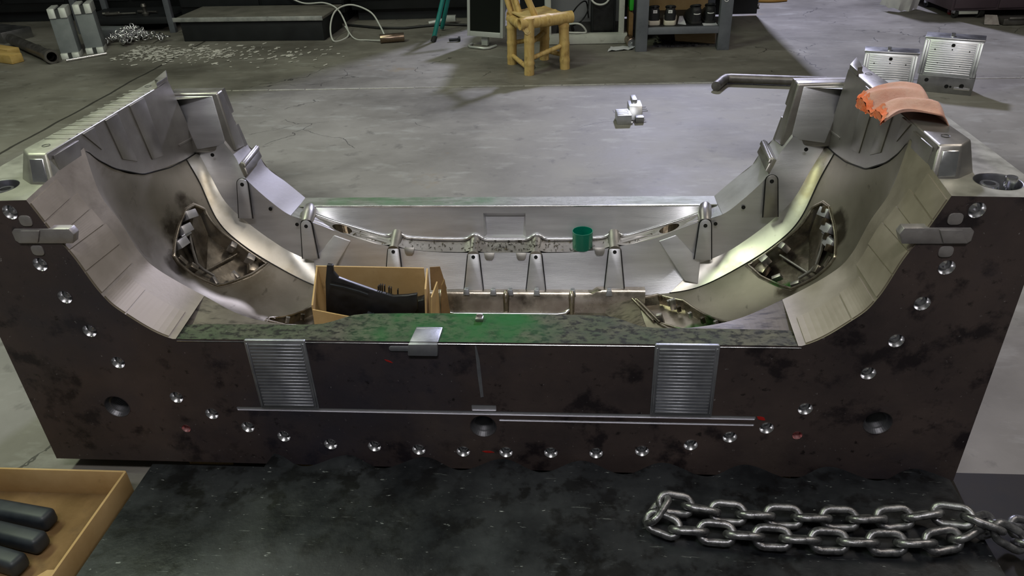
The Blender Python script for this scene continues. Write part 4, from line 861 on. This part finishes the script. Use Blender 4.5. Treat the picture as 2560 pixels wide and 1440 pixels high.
# --- grey workbench with shoes
wb = thing('workbench', 'grey steel workbench with a low shelf holding shoes', 'workbench')
for x in (.765, 1.405):
    for y in (4.75, 5.55): MB().box((x, y, .36), (.092, .08, .82)).build('leg', M['grey'], wb, bevel=.004)
MB().box((1.085, 4.735, .105), (.55, .04, .052)).build('shelf_beam', M['grey'], wb, bevel=.004)
MB().box((1.085, 5.15, .124), (.56, .80, .012)).build('shelf', M['black'], wb)
MB().box((.82, 5.35, .80), (2.2, 1.3, .06)).build('bench_top', M['grey'], wb, bevel=.004)
MB().box((.82, 6.0, .40), (2.2, .03, .86)).build('bench_shade_panel', M['black'], wb)  # added panel, keeps back light from passing under the bench
MB().tube([V(1.395, 4.7085, .335)+V(.016*math.cos(a), 0, .020*math.sin(a)) for a in [math.pi*(1+.1*k) for k in range(-1, 12)]], .0028, 6).build('chalk_mark', M['tagw'], wb)
tag(MB().box((1.09, 5.40, .28), (.56, .02, .30), Matrix.Rotation(.12, 3, 'X')).build('cardboard_sheet', M['card'], bevel=.002), 'brown cardboard sheet leaning behind the shoes on the shelf', 'cardboard')
tag(slab(MB(), (1.06, 4.95, -.03), (1.37, 4.90, -.045), (1.38, 4.97, .06), (1.05, 5.0, .035), .02).build('wood_plank', M['plank'], bevel=.003), 'brown plank leaning under the bench shelf', 'plank')
def shoe(label, x, y, rz, kind):
    t = thing('shoe', label, 'shoe', (x, y, .131), rz, 'shoes on the bench shelf')
    # heel faces -Y, toe +Y ; sections along y: (y, halfwidth, top z)
    S = [(0, .018, .085), (.006, .034, .10), (.03, .042, .112), (.07, .044, .105), (.11, .042, .092), (.15, .045, .085), (.20, .048, .068), (.25, .044, .052), (.28, .030, .042), (.292, .008, .034)]
    sl = .030 if kind == 0 else .016
    S = [(q[0], q[1], q[2]*1.22) for q in S]
    rows = []
    for (yy, w, h) in S:
        r = []
        for k in range(13):
            a = math.pi*k/12; c = math.cos(a); s_ = math.sin(a)
            r.append((w*(abs(c)**.42)*(1 if c > 0 else -1), yy, sl*.6+(h-sl*.6)*s_**.55))
        rows.append(r)
    mb = MB().grid(rows); mb.add(rows[0], [tuple(range(13))]); mb.build('upper', M['shoe'], t, smooth=60)
    out = [(w+.006, yy-.004) for yy, w, h in S]+[(-w-.006, yy-.004) for yy, w, h in S[::-1]]
    MB().prism(out, lambda u, v, h: (u, v, h), 0, sl+.006).build('sole', M['sole'] if kind == 0 else M['rubber'], t, bevel=.004)
    MB().tube([(.034*math.cos(a), .068+.055*math.sin(a), .122-.016*math.sin(a)+.006) for a in [2*math.pi*k/16 for k in range(16)]], .009, 8, closed=True).build('collar', M['shoe'], t, smooth=60)
    MB().prism(circ(0, .07, .9, 16), lambda u, v, h: (u*.030, .07+(v-.07)*.05, h), .110, .1285).build('opening', M['dark'], t)
    if kind == 0:
        MB().hexa([(-.011, .0, .12), (.011, .0, .12), (.011, .010, .12), (-.011, .010, .12), (-.008, .002, .152), (.008, .002, .152), (.008, .008, .152), (-.008, .008, .152)]).build('heel_tab', M['shoe'], t, bevel=.002)
        tg = MB().hexa([(-.016, -.004, .094), (.016, -.004, .094), (.016, .004, .094), (-.016, .004, .094), (-.015, -.001, .116), (.015, -.001, .116), (.015, .006, .116), (-.015, .006, .116)]).build('heel_tag', M['tagw'], t)
        for u in (-.008, -.001, .006): MB().box((u, -.0035, .105), (.0025, .002, .010)).build('tag_mark', M['black'], tg)
    else:
        MB().tube([(.034*math.sin(a), .030-.034*math.cos(a)*1.0+.0, .088-.010*math.cos(a)) for a in [-1.2+.2*k for k in range(13)]], .004, 6).build('reflective_strip', M['tagw'], t)
    return t
shoe('black shoe with white sole nearest the left bench leg', .868, 4.80, .06, 0)
shoe('black shoe with white sole, right one of its pair', .985, 4.79, -.12, 0)
shoe('plain black slip-on shoe, left one of its pair', 1.195, 4.80, .10, 1)
shoe('plain black slip-on shoe beside the right bench leg', 1.305, 4.83, -.02, 1)
tag(MB().hexa([(1.055, 4.84, .131), (1.115, 4.80, .131), (1.11, 4.98, .131), (1.085, 5.0, .131), (1.055, 4.84, .14), (1.115, 4.80, .136), (1.11, 4.98, .165), (1.085, 5.0, .16)]).build('paper_scrap', M['paper']), 'crumpled paper between the two pairs of shoes', 'paper')
tag(MB().box((1.30, 4.80, .1325), (.11, .08, .003)).build('paper_sheet', M['paper']), 'white sheet of paper under the right slip-on shoe', 'paper')
pg = MB().grid([[(.50+.20*i/6+.03*j/5, 4.72+.13*j/5-.05*i/6+.10*i/6, FZ+.004+.012*math.sin(i*1.3+j*.9)**2) for j in range(6)] for i in range(7)])
tag(pg.build('paper_sheet', M['paper'], recalc=False, smooth=30), 'grey crumpled paper on the floor beside the left bench leg', 'paper')
mt = thing('small_motor', 'small round motor on the floor behind the left bench leg', 'motor')
MB().lathe([(.03, 0), (.038, .004), (.038, .12), (.0005, .12)], (.70, 4.84, FZ+.038), (-.15, 1, .05), 20).build('casing', M['copper'], mt, smooth=40)
MB().lathe([(.0005, .012), (.006, .012), (.008, .0), (.022, -.002), (.034, -.001), (.036, .006)], (.70, 4.838, FZ+.038), (.15, -1, -.05), 20).build('end_plate', M['alum'], mt, smooth=40)
gb = thing('green_bin', 'bright green plastic bin between cabinet and workbench', 'bin')
MB().hexa([(.681, 5.0, .21), (.713, 5.0, .21), (.713, 5.25, .21), (.681, 5.25, .21), (.680, 4.99, .36), (.715, 4.99, .36), (.715, 5.26, .36), (.680, 5.26, .36)]).build('bin_body', M['green'], gb, bevel=.006)
MB().box((.698, 4.985, .36), (.038, .015, .02)).build('bin_lip', M['green'], gb, bevel=.003)
tag(MB().hexa([(.680, 5.0, FZ), (.715, 5.0, FZ), (.715, 5.3, FZ), (.680, 5.3, FZ), (.678, 4.96, .20), (.712, 4.96, .19), (.715, 5.3, .205), (.680, 5.3, .205)]).build('carton', M['card_dark'], bevel=.004), 'crushed brown carton under the green bin', 'carton')
# small off-cuts under the bench shelf: uncountable
ch = MB()
for k in range(170):
    x = R_.gauss(1.05, .13); y = 4.85+abs(R_.gauss(0, .14)); a = R_.uniform(0, 3.1); l = R_.uniform(.006, .022)
    if not .83 < x < 1.34: continue
    ch.box((x, y, FZ+.005), (l*2, l*.6, R_.uniform(.004, .012)), Matrix.Rotation(a, 3, 'Z'))
so = ch.build('swarf_pile', M['gun']); so['kind'] = 'stuff'; tag(so, 'dark metal chips scattered under the bench shelf', 'chips')
fk = MB()
for k in range(520):
    x = R_.gauss(-3.05, .55) if k % 3 else R_.gauss(-3.55, .22); y = 4.95+R_.gauss(0, .17)+(x+3.0)*-.12; l = R_.uniform(.005, .018)*R_.choice((1, 1, 1.6)); a = R_.gauss(0, .5)
    if y > 5.30 or x < -3.72: continue
    c = V(x, y, FZ+.003); d = V(math.cos(a), math.sin(a), R_.uniform(-.05, .2))*l; e = V(-math.sin(a), math.cos(a), 0)*l*R_.uniform(.3, .8)
    fk.hexa([c-d-e, c+d-e, c+d+e*.6, c-d+e, c-d-e+V(0, 0, .003), c+d-e+V(0, 0, .003), c+d+e*.6+V(0, 0, .003), c-d+e+V(0, 0, .003)])
so = fk.build('pale_flakes', M['flake']); so['kind'] = 'stuff'; tag(so, 'pale flakes scattered on the floor in front of the black step', 'flakes')
# --- machined blocks on the right
def ribbed_block(label, A, B, z0, z1, dep, base, group, clear=False):
    t = thing('machined_block', label, 'machined block', group=group)
    A = V(*A, 0); B = V(*B, 0); e = (B-A); W = e.length; e.normalize(); d = V(-e.y, e.x, 0); back = .34
    def P(u, w, k): h = z0+(z1-z0)*w; return A+e*u+d*(k+back*(h-z0))+V(0, 0, h)
    def bx(mb, u0, u1, w0, w1, k0, k1): return mb.hexa([P(u, w, k) for w in (w0, w1) for u, k in ((u0, k0), (u1, k0), (u1, k1), (u0, k1))])
    bx(MB(), 0, W, 0, 1, 0, dep).build('body', M['alum'], t, bevel=.003)
    bx(MB(), -.006, W+.006, 1.0, 1.05, -.004, dep+.02).build('top_plate', M['machined'], t, bevel=.002)
    for u0, u1 in ((.0, .012), (.017, .026), (W-.026, W-.017), (W-.012, W)): bx(MB(), u0, u1, .02, .97, -.008, .002).build('side_fin', M['alum'], t, bevel=.0015)
    for k in range(15): bx(MB(), .034, W-.034, .07+k*.059, .07+k*.059+.034, -.005, .002).build('rib', M['alum'], t, bevel=.0012, seg=1)
    for u, w, r in ((.5, .86, .011), (.5, .74, .004), (.2, .72, .004), (.8, .72, .004), (.3, .35, .003), (.7, .3, .003)):
        MB().lathe([(r, .007), (r*.9, .0075), (.0003, .0075)], P(u*W, w, 0), -d, 14).build('hole', M['dark'], t)
    MB().lathe([(.0005, .018), (.012, .018), (.014, 0)], P(W*.45, 1.05, dep*.5), (0, 0, 1), 12).build('bolt_head', M['bright'], t, smooth=40)
    if base:
        f = MB().hexa([A+e*u+d*k+V(0, 0, h) for h in (FZ, z0) for u, k in ((.01, -.012), (W+.005, -.012), (W+.005, dep), (.01, dep))]).build('base', M['machined'], t, bevel=.003)
        for u, h, r in ((.06, z0-.03, .009), (W-.06, z0-.05, .010), (W-.12, z0-.06, .005), (.18, z0-.06, .009)): MB().lathe([(r*1.4, -.001), (r*1.3, .002), (r, .0022), (r*.9, .001), (.0003, .001)], A+e*u-d*.0125+V(0, 0, h), -d, 14).build('socket', M['dark'], f)
        MB().hexa([A+e*u-d*k+V(0, 0, h) for h in (z0-.075, z0-.06) for u, k in ((W-.10, .018), (W-.01, .018), (W-.01, .012), (W-.10, .012))]).build('latch', M['bright'], f, bevel=.002)
    return t
ribbed_block('ribbed machined block half hidden behind the right tower', (2.105, 3.62), (2.40, 3.52), FZ, .165, .10, False, 'ribbed machined blocks')
ribbed_block('taller ribbed machined block on a base right of its neighbour', (2.43, 3.56), (2.72, 3.42), .055, .262, .12, True, 'ribbed machined blocks')
# --- small machined block on the floor
sb = thing('machined_part', 'small machined steel part with a T-shaped top on the open floor', 'machined part', (.49, 2.95, FZ), .06)
MB().box((.045, .05, .0285), (.085, .13, .057)).build('body', M['alum'], sb, bevel=.003)
for k in range(4): MB().box((.04, .01+k*.026, .0585), (.07, .018, .004)).build('step', M['alum'], sb, bevel=.001)
MB().hexa([(.085, .06, .0), (.165, .06, .0), (.165, .20, .0), (.085, .20, .0), (.085, .10, .075), (.165, .10, .075), (.165, .20, .082), (.085, .20, .082)]).build('cross_body', M['alum'], sb, bevel=.003)
MB().box((.125, .21, .06), (.032, .10, .075)).build('cross_arm', M['alum'], sb, bevel=.003)
MB().box((.14, .03, .018), (.05, .05, .036)).build('foot', M['machined'], sb, bevel=.003)
for y in (.08, .12, .16): MB().tube([(.165, y, .05), (.195, y, .05)], .004, 8).build('pin', M['bright'], sb)
MB().tube([(.085, -.008, .006), (.095, -.008, .006)], .008, 10).build('ball_stud', M['bright'], sb)
# --- bent bar
bp = [(1.175, 3.60, FZ+.032), (1.235, 3.72, FZ+.034), (1.265, 3.765, FZ+.036), (1.30, 3.77, FZ+.036), (1.66, 3.70, FZ+.036), (1.9, 3.66, FZ+.036)]
tag(MB().tube(bp, .032, 18).build('bent_bar', M['iron'], smooth=50), 'thick bent steel bar lying on the floor behind the right tower', 'bar')
# --- maroon cabinet on casters, bag, hose and hook
pc = thing('maroon_cabinet', 'maroon metal cabinet on small casters at the upper right', 'cabinet')
pa = V(3.27, 5.95, 0); pb = V(3.50, 5.62, 0); pd = V(4.9, 5.52, 0)
MB().hexa([V(p.x, p.y, z) for z in (.02, .80) for p in (V(3.50, 5.66, 0), V(4.95, 5.60, 0), V(5.02, 6.6, 0), V(3.44, 6.60, 0))]).build('carcass', M['purple'], pc, bevel=.006)
for x in (3.69, 4.05, 4.41, 4.77):
    MB().box((x, 5.652-.041*(x-3.50), .40), (.345, .012, .72)).build('door', M['purple'], pc, bevel=.003)
for x, y in ((3.56, 5.70), (3.52, 6.2), (4.6, 5.68)):
    cs = MB().lathe([(.012, -.012), (.036, -.012), (.036, .012), (.012, .012)], (x, y, FZ+.037), (1, .15, 0), 18).build('caster_wheel', M['rubber'], pc, smooth=40)
    MB().hexa([V(x+a*.024, y+b*.022, z) for z in (FZ+.04, .02) for a, b in ((-1, -1), (1, -1), (1, 1), (-1, 1))]).build('caster_fork', M['alum'], cs, bevel=.002)
MB().lathe([(.03, -.02), (.05, -.02), (.05, .02), (.03, .02)], (3.76, 5.71, FZ+.05), (1, .3, 0), 18).build('caster_wheel', M['rubber'], pc, smooth=40)
MB().box((3.66, 5.69, .0), (.16, .04, .03)).build('caster_bracket', M['white'], pc, bevel=.003)
tag(MB().box((3.98, 5.40, FZ+.03), (.34, .10, .05)).tube([(3.84, 5.34, FZ+.06), (4.12, 5.34, FZ+.06)], .012, 8).build('jack_frame', M['iron'], bevel=.004), 'low steel jack frame on the floor under the maroon cabinet', 'jack')
tag(slab(MB(), (3.68, 5.40, FZ), (3.79, 5.37, FZ), (3.775, 5.42, .02), (3.69, 5.45, .02), .01).build('angle_piece', M['iron']), 'folded metal angle piece beside the caster wheel', 'metal angle')
tag(MB().box((3.62, 5.85, FZ+.02), (.10, .06, .04)).build('red_block', M['crimson'], bevel=.01), 'small red object on the floor under the maroon cabinet', 'red object')
bg = MB().grid([[(3.06+.34*i/10+.01*math.sin(j*2), 6.12-.10*math.sin(i/10*math.pi)*(j < 8)-.02*math.sin(i*1.9+j), FZ+.10*j+.01*math.sin(i*2.3)+(.05*abs(i-6)/6 if j == 0 and i < 6 else 0)) for j in range(9)] for i in range(11)])
tag(bg.build('woven_bag', M['bag'], recalc=False, smooth=50), 'white woven bag hanging beside the maroon cabinet', 'bag')
hp_ = [(1.95, 6.82, FZ+.015), (2.05, 6.66, FZ+.015), (2.2, 6.62, FZ+.015), (2.35, 6.66, FZ+.015)]
tag(MB().tube([crom(hp_, 3*i/30) for i in range(31)], .018, 10).build('orange_hose', M['hose'], smooth=60), 'orange hose lying on the floor at the top edge', 'hose')
tag(MB().tube([(1.88, 6.42, FZ+.02), (1.95, 6.38, FZ+.03), (2.02, 6.36, FZ+.02)], [.03, .045, .02], 12).tube([(1.92, 6.45, FZ+.03), (1.97, 6.42, .03), (2.0, 6.35, .02)], .012, 8).build('shackle', M['machined'], smooth=50), 'small steel shackle on the floor near the orange hose', 'shackle')
